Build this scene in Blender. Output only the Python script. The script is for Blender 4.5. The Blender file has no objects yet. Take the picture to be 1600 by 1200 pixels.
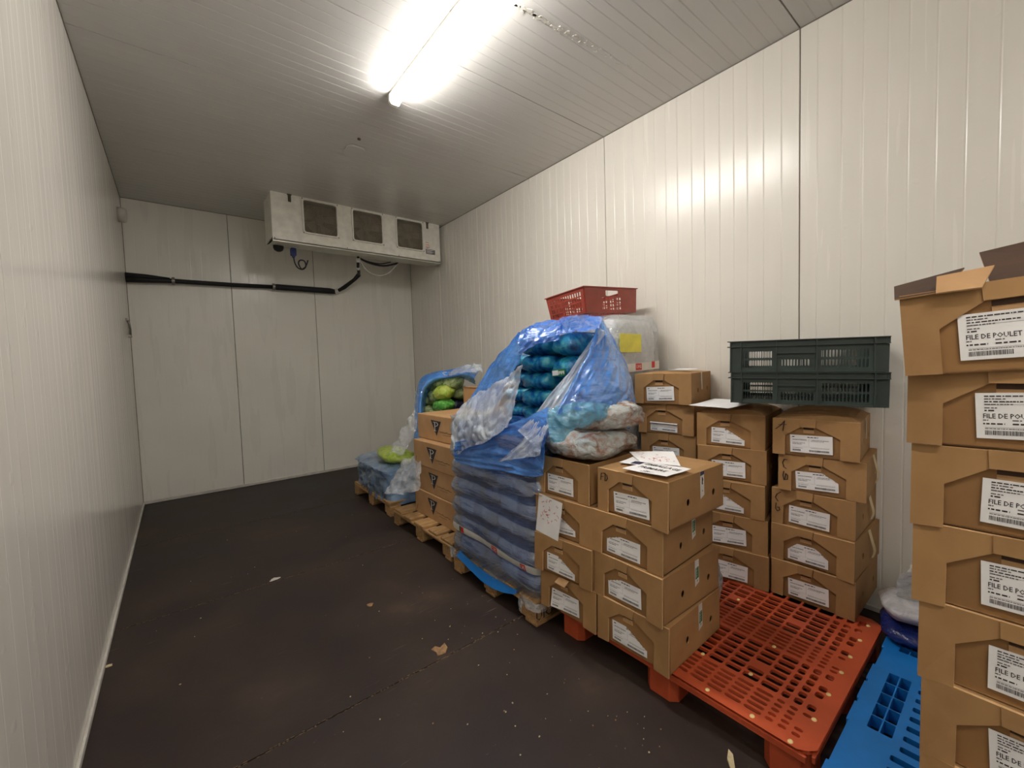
import bpy, bmesh, math, random
from mathutils import Vector, Matrix, Euler, noise
from mathutils.geometry import tessellate_polygon
import numpy as np
SC = bpy.context.scene
COL = SC.collection
rnd = random.Random(7)
PI = math.pi

# ------------------------------------------------------------------ camera, world, light, exposure
cam_d = bpy.data.cameras.new('camera'); cam = bpy.data.objects.new('camera', cam_d); COL.objects.link(cam)
SC.camera = cam
cam_d.sensor_width = 36; cam_d.lens = 14.636; cam_d.clip_start = .02
_R = Vector((.77822975, -.6271883, -.03151655)); _U = Vector((.05663454, .02011374, .99819235)); _F = Vector((.62542064, .77860791, -.05117363))
_m = Matrix((( _R.x, _U.x, -_F.x), (_R.y, _U.y, -_F.y), (_R.z, _U.z, -_F.z)))
cam.matrix_world = Matrix.Translation((0, 0, 1.5)) @ _m.to_4x4()
w = bpy.data.worlds.new('world'); SC.world = w; w.use_nodes = True
w.node_tree.nodes['Background'].inputs[0].default_value = (.9, .92, 1, 1)
w.node_tree.nodes['Background'].inputs[1].default_value = .35
SC.view_settings.view_transform = 'Standard'; SC.view_settings.look = 'None'
SC.view_settings.gamma = 1; SC.view_settings.use_curve_mapping = False
SC.view_settings.exposure = 0.17
LAMP_POWER = 16.0
def tube_light(x, y0, y1, power):
    d = bpy.data.lights.new('tube_light', 'AREA'); d.shape = 'RECTANGLE'; d.size = .07; d.size_y = y1 - y0
    d.energy = power; d.color = (1, .965, .92)
    o = bpy.data.objects.new('tube_light', d); COL.objects.link(o); o.location = (x, (y0+y1)/2, 3.36)
    return o
tube_light(1.34, 1.45, 2.92, LAMP_POWER)
tube_light(.3, -1.6, -.1, LAMP_POWER*.9)

# ------------------------------------------------------------------ materials
def srgb(r, g, b):
    f = lambda c: (c/255/12.92 if c/255 <= .04045 else ((c/255+.055)/1.055)**2.4)
    return (f(r), f(g), f(b), 1)
class NT:
    def __init__(s, name):
        s.m = bpy.data.materials.new(name); s.m.use_nodes = True; s.t = s.m.node_tree; s.n = s.t.nodes
        s.b = s.n['Principled BSDF']; s.out = s.n['Material Output']
        s.tc = s.n.new('ShaderNodeTexCoord')
    def add(s, typ, **k):
        n = s.n.new(typ)
        for a, v in k.items(): setattr(n, a, v)
        return n
    def link(s, a, b): s.t.links.new(a, b)
    def coords(s, scale=(1,1,1), kind='Object', rot=(0,0,0)):
        mp = s.add('ShaderNodeMapping'); mp.inputs['Scale'].default_value = scale; mp.inputs['Rotation'].default_value = rot
        s.link(s.tc.outputs[kind], mp.inputs[0]); return mp.outputs[0]
    def noise(s, vec, scale, detail=3, rough=.5, dist=0):
        n = s.add('ShaderNodeTexNoise'); n.inputs['Scale'].default_value = scale; n.inputs['Detail'].default_value = detail
        n.inputs['Roughness'].default_value = rough; n.inputs['Distortion'].default_value = dist
        s.link(vec, n.inputs['Vector']); return n.outputs['Fac']
    def ramp(s, fac, stops):
        n = s.add('ShaderNodeValToRGB'); e = n.color_ramp.elements
        e[0].position = stops[0][0]; e[0].color = stops[0][1]; e[1].position = stops[-1][0]; e[1].color = stops[-1][1]
        for p, c in stops[1:-1]:
            x = e.new(p); x.color = c
        s.link(fac, n.inputs[0]); return n.outputs[0]
    def bump(s, h, strength=.3, dist=.01, prev=None):
        n = s.add('ShaderNodeBump'); n.inputs['Strength'].default_value = strength; n.inputs['Distance'].default_value = dist
        s.link(h, n.inputs['Height'])
        if prev: s.link(prev, n.inputs['Normal'])
        return n.outputs[0]
    def set(s, **k):
        for a, v in k.items():
            i = s.b.inputs[a.replace('_', ' ')]
            if hasattr(v, 'is_linked') or hasattr(v, 'links'): s.link(v, i)
            else: i.default_value = v
        return s
def plain(name, c, rough=.5, metal=0, var=.06, scale=12, bump=.0, spec=.5, wscale=(1,1,1)):
    n = NT(name); v = n.coords(wscale); f = n.noise(v, scale, 4)
    d = tuple(max(0, x*(1-var*2)) for x in c[:3])+(1,); l = tuple(min(1, x*(1+var*2)) for x in c[:3])+(1,)
    n.set(Base_Color=n.ramp(f, [(.3, d), (.7, l)]), Roughness=rough, Metallic=metal, Specular_IOR_Level=spec)
    if bump: n.set(Normal=n.bump(f, bump, .004))
    return n.m
def painted(name, c, rough, streak, dents=.25, sk=.3):
    n = NT(name); v = n.coords(); st = n.coords(streak)
    f = n.noise(v, 1.6, 4); s = n.noise(st, 1.6, 3, .55)
    mix = n.add('ShaderNodeMix', data_type='RGBA'); mix.inputs[0].default_value = sk
    d = tuple(x*.96 for x in c[:3])+(1,); l = tuple(min(1, x*1.02) for x in c[:3])+(1,)
    n.link(n.ramp(f, [(.3, d), (.65, l)]), mix.inputs[6]); n.link(n.ramp(s, [(.35, d), (.6, l)]), mix.inputs[7])
    spots = n.noise(v, 9, 2); sp = n.ramp(spots, [(.78, (1,1,1,1)), (.82, (.72,.66,.6,1))])
    mm = n.add('ShaderNodeMix', data_type='RGBA', blend_type='MULTIPLY'); mm.inputs[0].default_value = .25
    n.link(mix.outputs[2], mm.inputs[6]); n.link(sp, mm.inputs[7])
    n.set(Base_Color=mm.outputs[2], Roughness=n.ramp(s, [(.3, (rough*.9,)*3+(1,)), (.7, (rough*1.12,)*3+(1,))]), Specular_IOR_Level=.5)
    b1 = n.bump(n.noise(v, 2.2, 2), dents*.5, .012); b2 = n.bump(n.ramp(n.noise(v, 14, 1), [(.68,(0,0,0,1)),(.8,(1,1,1,1))]), dents, .003, b1)
    n.set(Normal=b2)
    return n.m
WHITE = srgb(206, 201, 188)
M = {}
M['wall_side'] = painted('painted_panel_side', srgb(226, 221, 211), .25, (1, 9, .4))
M['wall_left'] = painted('painted_panel_left', srgb(229, 224, 214), .2, (1, 14, .3), .3)
M['wall_back'] = painted('painted_panel_back', srgb(236, 233, 223), .28, (4, 1, .4), .10, .06)
M['ceiling'] = painted('painted_panel_ceiling', srgb(206, 204, 199), .24, (.4, 9, 1), .12)
M['joint'] = plain('panel_joint', srgb(120, 114, 104), .7)
M['trim'] = plain('pvc_trim', srgb(205, 200, 190), .45)
def floor_mat():
    n = NT('phenolic_floor'); v = n.coords(kind='Object'); base = n.noise(v, 1.3, 6, .6); fine = n.noise(v, 60, 3)
    c = n.ramp(base, [(.32, srgb(40, 31, 30)), (.48, srgb(50, 39, 35)), (.6, srgb(60, 48, 41)), (.76, srgb(84, 70, 57))])
    scr = n.noise(n.coords((2, 30, 1), rot=(0, 0, .5)), 2.2, 2, .5); scr2 = n.noise(v, 2.2, 2)
    k = n.add('ShaderNodeMath', operation='MULTIPLY'); n.link(n.ramp(scr, [(.69, (0,0,0,1)), (.75, (1,1,1,1))]), k.inputs[0]); n.link(n.ramp(scr2, [(.5, (0,0,0,1)), (.66, (1,1,1,1))]), k.inputs[1])
    mix = n.add('ShaderNodeMix', data_type='RGBA'); n.link(k.outputs[0], mix.inputs[0]); n.link(c, mix.inputs[6]); mix.inputs[7].default_value = srgb(112, 98, 84)
    mud = n.ramp(n.noise(v, 30, 4, .7), [(.66, (0,0,0,1)), (.76, (1,1,1,1))])
    m2 = n.add('ShaderNodeMix', data_type='RGBA'); k2 = n.add('ShaderNodeMath', operation='MULTIPLY'); n.link(mud, k2.inputs[0]); k2.inputs[1].default_value = .35
    n.link(k2.outputs[0], m2.inputs[0]); n.link(mix.outputs[2], m2.inputs[6]); m2.inputs[7].default_value = srgb(120, 104, 86)
    n.set(Base_Color=m2.outputs[2], Roughness=n.ramp(base, [(.3, (.5,)*3+(1,)), (.7, (.66,)*3+(1,))]), Specular_IOR_Level=.35, Normal=n.bump(fine, .25, .002))
    return n.m
M['floor'] = floor_mat()
def card(name, a, b, rough=.72):
    n = NT(name); v = n.coords(); info = n.add('ShaderNodeObjectInfo')
    f = n.noise(v, 6, 5, .6); fl = n.noise(n.coords((60, 60, 2)), 3, 2)
    c = n.ramp(f, [(.3, a), (.7, b)])
    hsv = n.add('ShaderNodeHueSaturation'); n.link(c, hsv.inputs['Color'])
    mr = n.add('ShaderNodeMapRange'); n.link(info.outputs['Random'], mr.inputs[0]); mr.inputs[3].default_value = .9; mr.inputs[4].default_value = 1.1
    n.link(mr.outputs[0], hsv.inputs['Value'])
    n.set(Base_Color=hsv.outputs[0], Roughness=rough, Specular_IOR_Level=.3, Normal=n.bump(fl, .12, .002)); return n.m
M['card'] = card('corrugated_cardboard', srgb(160, 121, 78), srgb(176, 137, 92))
M['card_in'] = card('cardboard_inner_panel', srgb(142, 104, 64), srgb(158, 119, 76))
M['card_dark'] = card('dark_stained_cardboard', srgb(60, 46, 38), srgb(80, 60, 48))  # dark brown card for raised lid flaps and finger slot plates
M['card_edge'] = card('cardboard_cut_edge', srgb(205, 165, 118), srgb(220, 182, 134))
M['card_p'] = card('cardboard_plain', srgb(176, 136, 94), srgb(194, 154, 110))
M['paper'] = plain('paper', srgb(246, 244, 243), .7, var=.02)
M['ink'] = plain('black_ink', srgb(44, 40, 44), .6)
M['ink_grey'] = plain('grey_print', srgb(112, 106, 110), .7)
M['ink_red'] = plain('red_pen', srgb(205, 110, 110), .7)
M['marker'] = plain('marker_ink', srgb(52, 36, 26), .6)
M['green_print'] = plain('green_print', srgb(38, 112, 70), .5)
M['navy_print'] = plain('navy_print', srgb(48, 44, 72), .5)
M['tape'] = plain('carton_tape', srgb(214, 204, 186), .3)
M['tape_white'] = plain('white_tape', srgb(222, 220, 214), .3)
M['strap'] = plain('cream_strap', srgb(205, 185, 145), .4)
M['red_plastic'] = plain('red_brown_plastic', srgb(192, 84, 50), .42, var=.08, scale=5, bump=.1)
M['stud'] = plain('cream_stud', srgb(240, 215, 150), .4)
M['blue_plastic'] = plain('blue_plastic', srgb(22, 118, 200), .42, var=.04, bump=.05)
M['dark_green'] = plain('dark_green_plastic', srgb(52, 64, 60), .45, var=.06)
M['crate_red'] = plain('red_crate_plastic', srgb(150, 62, 48), .38, var=.06)
def wood():
    n = NT('pallet_wood'); v = n.coords((2, 14, 14)); f = n.noise(v, 3, 6, .65, 1.2)
    info = n.add('ShaderNodeObjectInfo'); hsv = n.add('ShaderNodeHueSaturation'); n.link(n.ramp(f, [(.3, srgb(120, 88, 54)), (.5, srgb(168, 130, 84)), (.75, srgb(196, 160, 110))]), hsv.inputs['Color'])
    mr = n.add('ShaderNodeMapRange'); n.link(info.outputs['Random'], mr.inputs[0]); mr.inputs[3].default_value = .78; mr.inputs[4].default_value = 1.15
    n.link(mr.outputs[0], hsv.inputs['Value'])
    n.set(Base_Color=hsv.outputs[0], Roughness=.75, Normal=n.bump(f, .3, .004)); return n.m
M['wood'] = wood()
M['galv'] = plain('galvanised_casing', srgb(205, 203, 190), .38, .35, var=.06, scale=9)
M['casing_white'] = plain('aged_white_casing', srgb(236, 233, 222), .38, var=.05)
M['grille'] = plain('dirty_grille_wire', srgb(168, 158, 140), .5, .2)
M['fan_dark'] = plain('dark_fan_recess', srgb(92, 84, 72), .7)
M['fan_blade'] = plain('fan_blade', srgb(120, 112, 98), .5)
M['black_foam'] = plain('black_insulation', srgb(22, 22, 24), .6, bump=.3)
M['black_cable'] = plain('black_cable', srgb(18, 18, 20), .45)
M['white_cable'] = plain('white_tube', srgb(215, 212, 205), .4)
M['blue_box'] = plain('blue_junction', srgb(30, 48, 110), .5)
M['metal'] = plain('grey_metal', srgb(150, 146, 138), .35, .7)
M['brown_bits'] = plain('brown_debris', srgb(150, 115, 78), .7, var=.2, scale=40)
M['cream_bits'] = plain('cream_debris', srgb(205, 190, 150), .7, var=.1, scale=40)
def emis(name, c, s):
    n = NT(name); n.set(Base_Color=(.9,.9,.9,1), Emission_Color=c, Emission_Strength=s); return n.m
M['tube'] = emis('lit_diffuser', (1, .965, .92, 1), 60)
M['tube_weak'] = emis('dim_lit_diffuser', (1, .965, .92, 1), 27)
def film(name, tint, base, alpha, rough=.14, bscale=22, bstr=.6, white=.0, an=(1, 1, 2.2), rt=(.4, .7, .3), gloss=.11):
    """crumpled plastic film: part see-through, part milky, with glossy creases"""
    n = NT(name); v = n.coords((1, 1, 1)); vs = n.coords(an, rot=rt)
    f = n.noise(vs, bscale, 5, .62, .8); g = n.noise(v, bscale*.3, 3, .6, .5)
    tr = n.add('ShaderNodeBsdfTransparent'); tr.inputs[0].default_value = tint
    c = n.ramp(g, [(.35, base), (.75, tuple(min(1, x*(1.25+white)+.05*(1+white)) for x in base[:3])+(1,))])
    nn = n.bump(f, bstr, .014, n.bump(g, bstr*.7, .03))
    n.set(Base_Color=c, Roughness=.5, Specular_IOR_Level=.2, Normal=nn)
    gl = n.add('ShaderNodeBsdfGlossy'); gl.inputs['Roughness'].default_value = rough; gl.inputs['Color'].default_value = (.95, .97, 1, 1); n.link(nn, gl.inputs['Normal'])
    lw = n.add('ShaderNodeLayerWeight'); lw.inputs['Blend'].default_value = .5; n.link(nn, lw.inputs['Normal'])
    pw_ = n.add('ShaderNodeMath', operation='POWER'); n.link(lw.outputs['Facing'], pw_.inputs[0]); pw_.inputs[1].default_value = 2.5
    ml = n.add('ShaderNodeMath', operation='MULTIPLY_ADD'); n.link(pw_.outputs[0], ml.inputs[0]); ml.inputs[1].default_value = .6; ml.inputs[2].default_value = gloss
    top = n.add('ShaderNodeMixShader'); n.link(ml.outputs[0], top.inputs[0]); n.link(gl.outputs[0], top.inputs[2])
    mx = n.add('ShaderNodeMixShader')
    n.link(n.ramp(g, [(.3, (alpha*.75,)*3+(1,)), (.7, (min(1, alpha*1.25),)*3+(1,))]), mx.inputs[0])
    n.link(tr.outputs[0], mx.inputs[1]); n.link(n.b.outputs[0], mx.inputs[2]); n.link(mx.outputs[0], top.inputs[1]); n.link(top.outputs[0], n.out.inputs[0])
    return n.m
M['film_blue'] = film('blue_film', (.3, .62, 1, 1), srgb(36, 122, 222), .62, rough=.11, bscale=11, bstr=.9, white=.3, an=(.7, .7, 3), rt=(.7, .5, 0))
M['film_blue_deep'] = film('deep_blue_film', (.2, .58, 1, 1), srgb(24, 112, 220), .75, rough=.1, bscale=10, bstr=.8)
M['film_haze'] = film('hazy_blue_film', (.7, .82, .98, 1), srgb(190, 204, 234), .5, rough=.12, bscale=13, bstr=1.0, white=.4, an=(3, 3, .7), rt=(.6, .5, 0))
M['film_wrap'] = film('stretch_wrap', (.72, .82, .95, 1), srgb(140, 160, 196), .2, rough=.07, bscale=6, bstr=1.0, white=.4, an=(1, .4, 3.2), rt=(.14, 0, 0), gloss=.16)
M['film_pale'] = film('pale_blue_film', (.6, .76, .92, 1), srgb(118, 150, 186), .6, rough=.1, bscale=9, bstr=.9, white=.4)
M['film_clear'] = film('clear_film', (.93, .95, .97, 1), srgb(222, 224, 226), .3, bscale=26, bstr=1.0, white=.4)
M['film_white'] = film('milky_film', (.9, .92, .93, 1), srgb(205, 203, 198), .72, bscale=24, bstr=.7)
M['film_teal'] = film('light_blue_film', (.45, .8, .92, 1), srgb(70, 165, 205), .6, bscale=30, bstr=.9)
def mottled(name, cols, scale=7, rough=.22, bstr=.6):
    n = NT(name); v = n.coords(); f = n.noise(v, scale, 3, .55, 1.1); g = n.noise(v, scale*3, 4, .6, .6)
    k = len(cols)
    n.set(Base_Color=n.ramp(f, [(.3+.4*i/(k-1), c) for i, c in enumerate(cols)]), Roughness=rough, Specular_IOR_Level=.7, Normal=n.bump(g, bstr, .015)); return n.m
M['sack'] = mottled('slate_blue_sack', [srgb(20, 38, 84), srgb(44, 76, 140), srgb(120, 150, 200)], 5, .18, .9)
M['teal_bag'] = mottled('teal_bag', [srgb(12, 58, 104), srgb(20, 104, 160), srgb(44, 150, 176), srgb(96, 186, 190)], 9)
M['green_bag'] = mottled('green_leafy_bag', [srgb(56, 92, 44), srgb(120, 150, 84), srgb(176, 184, 130), srgb(140, 180, 96)], 16, .25)
M['bright_green'] = mottled('bright_green_bag', [srgb(40, 120, 36), srgb(84, 170, 60), srgb(150, 195, 110)], 14, .2)
M['lime_bag'] = mottled('lime_bag', [srgb(120, 160, 40), srgb(176, 200, 70), srgb(210, 205, 120)], 14, .3)
M['meat_bag'] = mottled('meat_in_clear_bag', [srgb(196, 202, 202), srgb(186, 190, 188), srgb(170, 150, 138), srgb(150, 104, 86)], 12, .16, 1.0)
M['grey_bag'] = mottled('frosted_grey_bag', [srgb(140, 144, 146), srgb(176, 180, 182), srgb(205, 208, 210)], 12, .25, .9)
M['packed_white'] = mottled('white_packed_goods', [srgb(196, 198, 198), srgb(226, 224, 220), srgb(242, 240, 236)], 5, .4, .4)
M['yellow_paper'] = plain('yellow_paper', srgb(240, 230, 96), .6)
M['red_logo'] = plain('red_logo', srgb(205, 50, 44), .4)
M['navy_bag'] = mottled('navy_bag', [srgb(14, 26, 80), srgb(24, 44, 120)], 8, .2)
M['white_bag'] = mottled('white_bag', [srgb(170, 168, 172), srgb(214, 212, 214)], 8, .2)
M['dark_navy'] = mottled('dark_navy_wrap', [srgb(12, 16, 30), srgb(22, 30, 56)], 6, .3)

# ------------------------------------------------------------------ helpers
class MB:
    def __init__(s): s.v = []; s.f = []; s.mi = []
    def face(s, pts, mi=0):
        k = len(s.v); s.v += [tuple(p) for p in pts]; s.f.append(tuple(range(k, k+len(pts)))); s.mi.append(mi)
    def box(s, x0, x1, y0, y1, z0, z1, mi=0, mat=None):
        P = [(x, y, z) for z in (z0, z1) for (x, y) in ((x0,y0),(x1,y0),(x1,y1),(x0,y1))]
        if mat is not None: P = [tuple(mat @ Vector(p)) for p in P]
        k = len(s.v); s.v += P
        for q in ((3,2,1,0),(4,5,6,7),(0,1,5,4),(1,2,6,5),(2,3,7,6),(3,0,4,7)): s.f.append(tuple(k+i for i in q)); s.mi.append(mi)
    def extr(s, outer, holes, fn, t0, t1, mi=0, mi_side=None):
        """plate with holes: fn(u,v,t)->xyz, caps at t0 and t1, walls round each loop"""
        loops = [outer]+list(holes); flat = [p for l in loops for p in l]
        tris = tessellate_polygon([[Vector((p[0], p[1], 0)) for p in l] for l in loops])
        k = len(s.v); n = len(flat); s.v += [tuple(fn(u, v, t0)) for u, v in flat]+[tuple(fn(u, v, t1)) for u, v in flat]
        for t in tris:
            s.f.append(tuple(k+i for i in t)); s.mi.append(mi); s.f.append(tuple(k+n+i for i in reversed(t))); s.mi.append(mi)
        o = 0; ms = mi if mi_side is None else mi_side
        for l in loops:
            for i in range(len(l)):
                a = k+o+i; b = k+o+(i+1) % len(l); s.f.append((a, b, b+n, a+n)); s.mi.append(ms)
            o += len(l)
    def grid(s, P, mi=0, close=False):
        """P[i][j] rows of points"""
        k = len(s.v); R = len(P); Cn = len(P[0])
        for r in P: s.v += [tuple(p) for p in r]
        for i in range(R-1):
            for j in range(Cn-1 if not close else Cn):
                j2 = (j+1) % Cn
                s.f.append((k+i*Cn+j, k+i*Cn+j2, k+(i+1)*Cn+j2, k+(i+1)*Cn+j)); s.mi.append(mi)
    def tube(s, pts, r, n=8, mi=0, cap=True):
        pts = [Vector(p) for p in pts]; rr = r if isinstance(r, (list, tuple)) else [r]*len(pts); rows = []
        up = None
        for i, p in enumerate(pts):
            d = (pts[min(i+1, len(pts)-1)]-pts[max(i-1, 0)]).normalized()
            if up is None: up = Vector((0, 0, 1)) if abs(d.z) < .9 else Vector((1, 0, 0))
            a = d.cross(up).normalized(); b = a.cross(d).normalized(); up = b
            rows.append([p+(a*math.cos(2*PI*j/n)+b*math.sin(2*PI*j/n))*rr[i] for j in range(n)])
        s.grid(rows, mi, True)
        if cap: s.face(list(reversed(rows[0])), mi); s.face(rows[-1], mi)
    def mesh(s, name, mats, merge=1e-5, smooth=False, bevel=0):
        me = bpy.data.meshes.new(name); me.from_pydata(s.v, [], s.f)
        for m in (mats if isinstance(mats, (list, tuple)) else [mats]): me.materials.append(M[m] if isinstance(m, str) else m)
        for p, i in zip(me.polygons, s.mi): p.material_index = i; p.use_smooth = smooth
        bm = bmesh.new(); bm.from_mesh(me)
        if merge: bmesh.ops.remove_doubles(bm, verts=bm.verts, dist=merge)
        bmesh.ops.recalc_face_normals(bm, faces=bm.faces)
        if bevel:
            es = [e for e in bm.edges if len(e.link_faces) == 2 and e.calc_face_angle(0) > .6]
            bmesh.ops.bevel(bm, geom=es, offset=bevel, segments=1, affect='EDGES', clamp_overlap=True)
        bm.to_mesh(me); bm.free(); return me
def put(name, me, parent=None, loc=(0,0,0), rot=(0,0,0)):
    o = bpy.data.objects.new(name, me); COL.objects.link(o); o.location = loc; o.rotation_euler = rot
    if parent: o.parent = parent
    return o
def empty(name, loc=(0,0,0), rz=0, rot=None):
    o = bpy.data.objects.new(name, None); COL.objects.link(o); o.location = loc; o.rotation_euler = rot or (0, 0, rz); o.empty_display_size = .1
    return o
def tag(o, label, cat, group=None, kind=None):
    o['label'] = label; o['category'] = cat
    if group: o['group'] = group
    if kind: o['kind'] = kind
    return o
def text_mesh(txt, size, mat, spacing=1, shear=0):
    c = bpy.data.curves.new('t', 'FONT'); c.body = txt; c.size = size; c.resolution_u = 1; c.space_character = spacing; c.offset = size*.012; c.shear = shear
    c.align_x = 'CENTER'; c.align_y = 'CENTER'
    o = bpy.data.objects.new('t', c); COL.objects.link(o); dg = bpy.context.evaluated_depsgraph_get()
    me = bpy.data.meshes.new_from_object(o.evaluated_get(dg)); bpy.data.objects.remove(o); bpy.data.curves.remove(c)
    me.materials.clear(); me.materials.append(M[mat]); return me
_txt = {}
def text_pts(txt, size):
    """faces of a text as lists of (x, y), centred"""
    if (txt, size) not in _txt:
        me = text_mesh(txt, size, 'ink'); _txt[(txt, size)] = [[(me.vertices[i].co.x, me.vertices[i].co.y) for i in p.vertices] for p in me.polygons]
        bpy.data.meshes.remove(me)
    return _txt[(txt, size)]
def rrect(x0, x1, y0, y1, r, n=3):
    r = min(r, (x1-x0)/2*.999, (y1-y0)/2*.999); P = []
    for cx, cy, a in ((x1-r, y0+r, -PI/2), (x1-r, y1-r, 0), (x0+r, y1-r, PI/2), (x0+r, y0+r, PI)):
        for i in range(n): P.append((cx+r*math.cos(a+PI/2*i/(n-1)), cy+r*math.sin(a+PI/2*i/(n-1))))
    return P
def circ(cx, cy, r, n=12, ry=None): return [(cx+r*math.cos(2*PI*i/n), cy+(ry or r)*math.sin(2*PI*i/n)) for i in range(n)]
def stroke(mb, pts, wd, fn, mi=0):
    """flat pen stroke through 2-d points, laid on a surface by fn(u,v,t)"""
    for (a, b) in zip(pts, pts[1:]):
        dx, dy = b[0]-a[0], b[1]-a[1]; L = math.hypot(dx, dy) or 1; nx, ny = -dy/L*wd/2, dx/L*wd/2; ex, ey = dx/L*wd*.4, dy/L*wd*.4
        mb.face([fn(a[0]-ex+nx, a[1]-ey+ny, 0), fn(b[0]+ex+nx, b[1]+ey+ny, 0), fn(b[0]+ex-nx, b[1]+ey-ny, 0), fn(a[0]-ex-nx, a[1]-ey-ny, 0)], mi)
def nz(x, y, z, s=1): return noise.noise(Vector((x*s, y*s, z*s)))
def pillow(sx, sy, sz, mat, name='bag', seed=0, nu=28, nv=18, lump=.06, e=.45, crease=.03, merge=1e-5):
    """sack or filled bag: rounded box with lumps and fine creases, base at z=0"""
    mb = MB(); rows = []
    pw = lambda c, k: math.copysign(abs(c)**k, c)
    for i in range(nv+1):
        ph = -PI/2+PI*i/nv; row = []
        for j in range(nu):
            th = 2*PI*j/nu
            x = pw(math.cos(ph), e*1.2)*pw(math.cos(th), e); y = pw(math.cos(ph), e*1.2)*pw(math.sin(th), e); z = pw(math.sin(ph), e*1.6)
            d = 1+lump*nz(x*1.7+seed, y*1.7, z*1.7)+crease*(1-abs(nz(x*5+seed, y*5, z*5+9))*4)*.5
            row.append((x*sx/2*d, y*sy/2*d, (z*d*.5+.5)*sz))
        rows.append(row)
    mb.grid(rows, 0, True)
    return mb.mesh(name, mat, merge, True)
def catmull(P, k):
    """upsample list of arrays k times per segment"""
    P = np.array(P, float); n = len(P); out = []
    for i in range(n-1):
        p0 = P[max(i-1, 0)]; p1 = P[i]; p2 = P[i+1]; p3 = P[min(i+2, n-1)]
        for t in np.linspace(0, 1, k, endpoint=False):
            out.append(.5*((2*p1)+(-p0+p2)*t+(2*p0-5*p1+4*p2-p3)*t*t+(-p0+3*p1-3*p2+p3)*t**3))
    out.append(P[-1]); return np.array(out)
def sheet(mb, ctrl, ku, kv, amp=.012, fr=9, mi=0, seed=0, dirn=(1, 1, 1), sharp=1.0, an=None):
    """wrinkled film patch through a control net of world points"""
    A = catmull(ctrl, ku); A = catmull(A.transpose(1, 0, 2), kv).transpose(1, 0, 2)
    N = np.zeros_like(A); du = np.gradient(A, axis=0); dv = np.gradient(A, axis=1); N = np.cross(du, dv); L = np.linalg.norm(N, axis=2, keepdims=True); N = N/np.maximum(L, 1e-9)
    R, Cn, _ = A.shape; P = []
    for i in range(R):
        row = []
        for j in range(Cn):
            p = A[i, j]; q = (p[0]*dirn[0]+seed, p[1]*dirn[1], p[2]*dirn[2])
            if an:
                a, b = i/(R-1)*an[0], j/(Cn-1)*an[1]; wob = nz(a*.6, b*.6, seed+3)*.9
                h = .75*(1-2.6*abs(nz(a+wob, b+wob, seed)))+.4*(1-3*abs(nz(a*2.1-wob, b*2.1, seed+7)))+.15*nz(*q, fr*3)
            else: h = (1-2.6*abs(nz(*q, fr)))*sharp+.6*nz(*q, fr*2.7)+.35*nz(*q, fr*6)
            row.append(tuple(p+N[i, j]*amp*h))
        P.append(row)
    mb.grid(P, mi)

# ------------------------------------------------------------------ the room
XL, XR, YB, YF, H = -.382, 3.066, 6.369, -2.1, 3.473
def ribs(L0, L1, step=.1, wd=.010, dp=.0012, seed=0, g=.0025, jit=.012):
    """profile (position, depth) of a lightly ribbed sandwich panel between two seams, with recessed joints"""
    P = [(L0+g, .009), (L0+g+.002, 0)]; n = max(1, round((L1-L0)/step)); r = random.Random(seed)
    for i in range(1, n):
        c = L0+(L1-L0)*i/n+r.uniform(-jit, jit); P += [(c-wd/2, 0), (c, dp), (c+wd/2, 0)]
    return P+[(L1-g-.002, 0), (L1-g, .009)]
def panels(parent, seams, fn, a0, a1, mat, dp=.0012, step=.1, g=.0025, jit=.012):
    for k, (s0, s1) in enumerate(zip(seams, seams[1:])):
        mb = MB(); pr = ribs(s0, s1, step, dp=dp, seed=k+len(parent.name), g=g, jit=jit); mb.grid([[fn(p, a0, d) for p, d in pr], [fn(p, a1, d) for p, d in pr]])
        put('panel', mb.mesh('panel', mat, 0), parent)
def wall(name, boxargs, mat='joint'):
    mb = MB(); mb.box(*boxargs); o = put(name, mb.mesh(name, mat)); o['kind'] = 'structure'; return o
wr = wall('wall_right', (XR+.01, XR+.12, YF, YB+.1, -.02, H))
panels(wr, [YF, -.58, .915, 2.406, 3.416, 4.42, 5.42, YB], lambda p, a, d: (XR+d, p, a), .0, H, 'wall_side', .0022)
wl = wall('wall_left', (XL-.12, XL-.01, YF, YB+.1, -.02, H))
panels(wl, [YF, -.08, .915, 1.9, 2.9, 3.9, 4.9, YB], lambda p, a, d: (XL-d, p, a), .0, H, 'wall_left', .0006, .1, .0003, .04)
wb = wall('wall_back', (XL, XR, YB+.01, YB+.12, -.02, H))
panels(wb, [XL, .602, 1.586, XR], lambda p, a, d: (p, YB+d, a), .0, H, 'wall_back', .0005)
wf = wall('wall_front', (XL, XR, YF-.12, YF-.01, -.02, H))
panels(wf, [XL, .602, 1.586, 2.7, XR], lambda p, a, d: (p, YF-d, a), .0, H, 'wall_back', .0003)
ce = wall('ceiling', (XL-.1, XR+.1, YF-.1, YB+.1, H+.01, H+.12))
panels(ce, [YF, -.08, .915, 2.406, 3.416, 4.9, YB], lambda p, a, d: (a, p, H+d), XL, XR, 'ceiling', .0026, .085)
fl = wall('floor', (XL-.1, XR+.1, YF-.1, YB+.1, -.12, -.006), 'joint'); fl.data.materials[0] = M['card_in']
seams = [YF, .36, 1.854, 3.336, 4.83, YB]
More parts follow.
